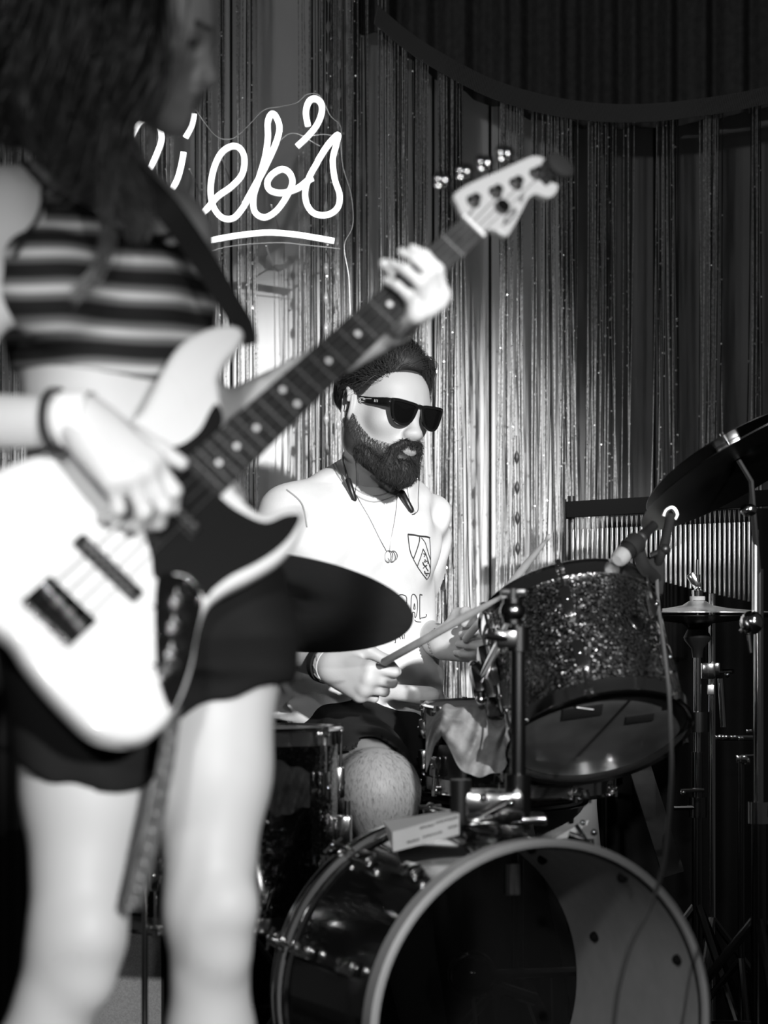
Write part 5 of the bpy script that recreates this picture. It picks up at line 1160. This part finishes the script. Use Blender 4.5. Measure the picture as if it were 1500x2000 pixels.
# shorts
Sk = Field(); bl = [s for s in bsec if s[2] <= 1.08]
Sk.loft(bl, k=.03, grow=.006); Sk.chain([hp1, hp1*.62+k1*.38], [.108, .098], k=.05); Sk.chain([hp2, hp2*.70+k2*.30], [.104, .094], k=.05)
Sk.disp = lambda x, y, z: .003*np.sin(x*70+z*30)
zl = lambda px_, y, D: H-(y-HY)*D/F
Sk.fn(lambda x, y, z: np.interp(x+0*y, [px(45, 3.1), px(120, 3.1), px(200, 3.1), px(290, 3.12), px(325, 3.15), px(345, 3.2), px(420, 3.2), px(550, 3.25)], [zl(0, 1490, 3.1), zl(0, 1525, 3.1), zl(0, 1540, 3.1), zl(0, 1538, 3.12), zl(0, 1500, 3.15), zl(0, 1405, 3.2), zl(0, 1368, 3.2), zl(0, 1335, 3.25)])-z, .004)
Sk.fn(lambda x, y, z: z-1.085+0*x+0*y, .004)
v_, q_ = Sk.mesh(.0065); link('shorts', v_, q_, mat('black_denim', .014, .85, spec=.15), ba)
for an, dx in ((a1, (.0, -.15)), (a2, (.07, -.13))):
    Sh = Field(); Sh.cap(an+[-dx[0]*.25, -dx[1]*.25, -.052], an+[dx[0], dx[1], -.064], .038, .033, k=.02); Sh.cap(an, an+[0, 0, -.03], .043, .042, k=.03)
    Sh.fn(lambda x, y, z: .008-z, .004); v_, q_ = Sh.mesh(.006); link('shoe', v_, q_, M_matte, ba)
# long hair
M_bh = mat('brown_hair', .045, .42, spec=.5, noise=.02, nscale=60)
Hh = Field(); L2 = lambda a, b, c: HC2+.96*(a*HR2[0]+b*HR2[1]+c*HR2[2])
Hh.ell(L2(0, -.02, .035), (.086, .105, .096), HR2, .02)
D0 = 3.17
Hh.chain([at(250, 40, 3.12), at(246, 120, 3.11), at(212, 190, 3.12), at(195, 260, 3.13)], [.036, .030, .020, .008], k=.03)
Hh.chain([at(190, 20, 3.18), at(140, 130, 3.18), at(115, 215, 3.16), at(100, 245, 3.2)], [.085, .075, .050, .03], k=.06)
Hh.chain([at(120, 40, 3.22), at(60, 140, 3.22), at(40, 225, 3.22)], [.06, .05, .03], k=.06)
Hh.chain([at(210, 170, 3.13), at(190, 235, 3.13), at(185, 285, 3.14)], [.045, .028, .010], k=.05)
Hh.disp = lambda x, y, z: .004*np.sin(x*130+z*40+2*np.sin(z*25))
Hh.fn(lambda x, y, z: ((lambda a, b, c: np.minimum(b-np.interp(c, [-.12, -.03, .0, .05, .08, .11], [.020, .030, .032, .045, .070, .13])+0*a, .5))(*[sum(HR2[j][i]*(x, y, z)[i] for i in range(3))-HR2[j].dot(HC2) for j in range(3)])), .01)
v_, q_ = Hh.mesh(.0055); hb2 = link('long_hair', v_, q_, M_bh, ba)
r = np.random.default_rng(31)
def locks(keys, n, sp, rad, name='hair_lock'):
    K = spline([at(*k) for k in keys], 5); M = len(K); t = np.linspace(0, 1, M); off = r.normal(0, 1, (n, 1, 3))*np.interp(t, np.linspace(0, 1, len(sp)), sp)[None, :, None]
    P = K[None]+off+.006*np.sin(t*r.uniform(4, 9, (n, 1))+r.uniform(0, 6, (n, 1)))[..., None]*t[None, :, None]
    v, f = bulk(P, rad*np.linspace(1, .5, M)[None]*np.ones((n, 1)), 3); link(name, v, f, M_bh, hb2, kind='stuff')
locks([(250, -60, 3.12), (275, 50, 3.09), (280, 130, 3.09), (245, 190, 3.1), (215, 250, 3.11), (208, 330, 3.12)], 420, [.016, .013, .011, .012, .009, .006], .0009)
locks([(230, -60, 3.13), (200, 60, 3.09), (165, 170, 3.10), (130, 250, 3.12), (110, 290, 3.14)], 600, [.03, .035, .035, .022, .012], .001)
locks([(160, -40, 3.2), (80, 60, 3.16), (40, 160, 3.18), (20, 220, 3.2)], 500, [.04, .05, .05, .04], .001)
locks([(240, 200, 3.1), (215, 300, 3.1), (208, 400, 3.1), (212, 470, 3.09), (190, 530, 3.08), (150, 575, 3.08)], 60, [.012, .008, .004, .004, .004, .006], .0009)
locks([(200, 200, 3.1), (222, 290, 3.11), (248, 360, 3.11), (268, 410, 3.12), (280, 455, 3.12)], 260, [.010, .008, .010, .010, .006], .001)
locks([(200, 180, 3.1), (180, 260, 3.1), (150, 330, 3.12), (120, 360, 3.14)], 200, [.02, .02, .018, .01], .0009)
# wrist bands
axb = norm(wbR-elbR); band(wbR-axb*.004, axb, .0325, .036, .002, mat('white_band', .95, .6), 'white paper wristband on the bassist plucking wrist')
band(wbR-axb*.034, axb, .0345, .008, .005, M_matte, 'black hair tie on the bassist forearm beside the white wristband', 'hair_tie')
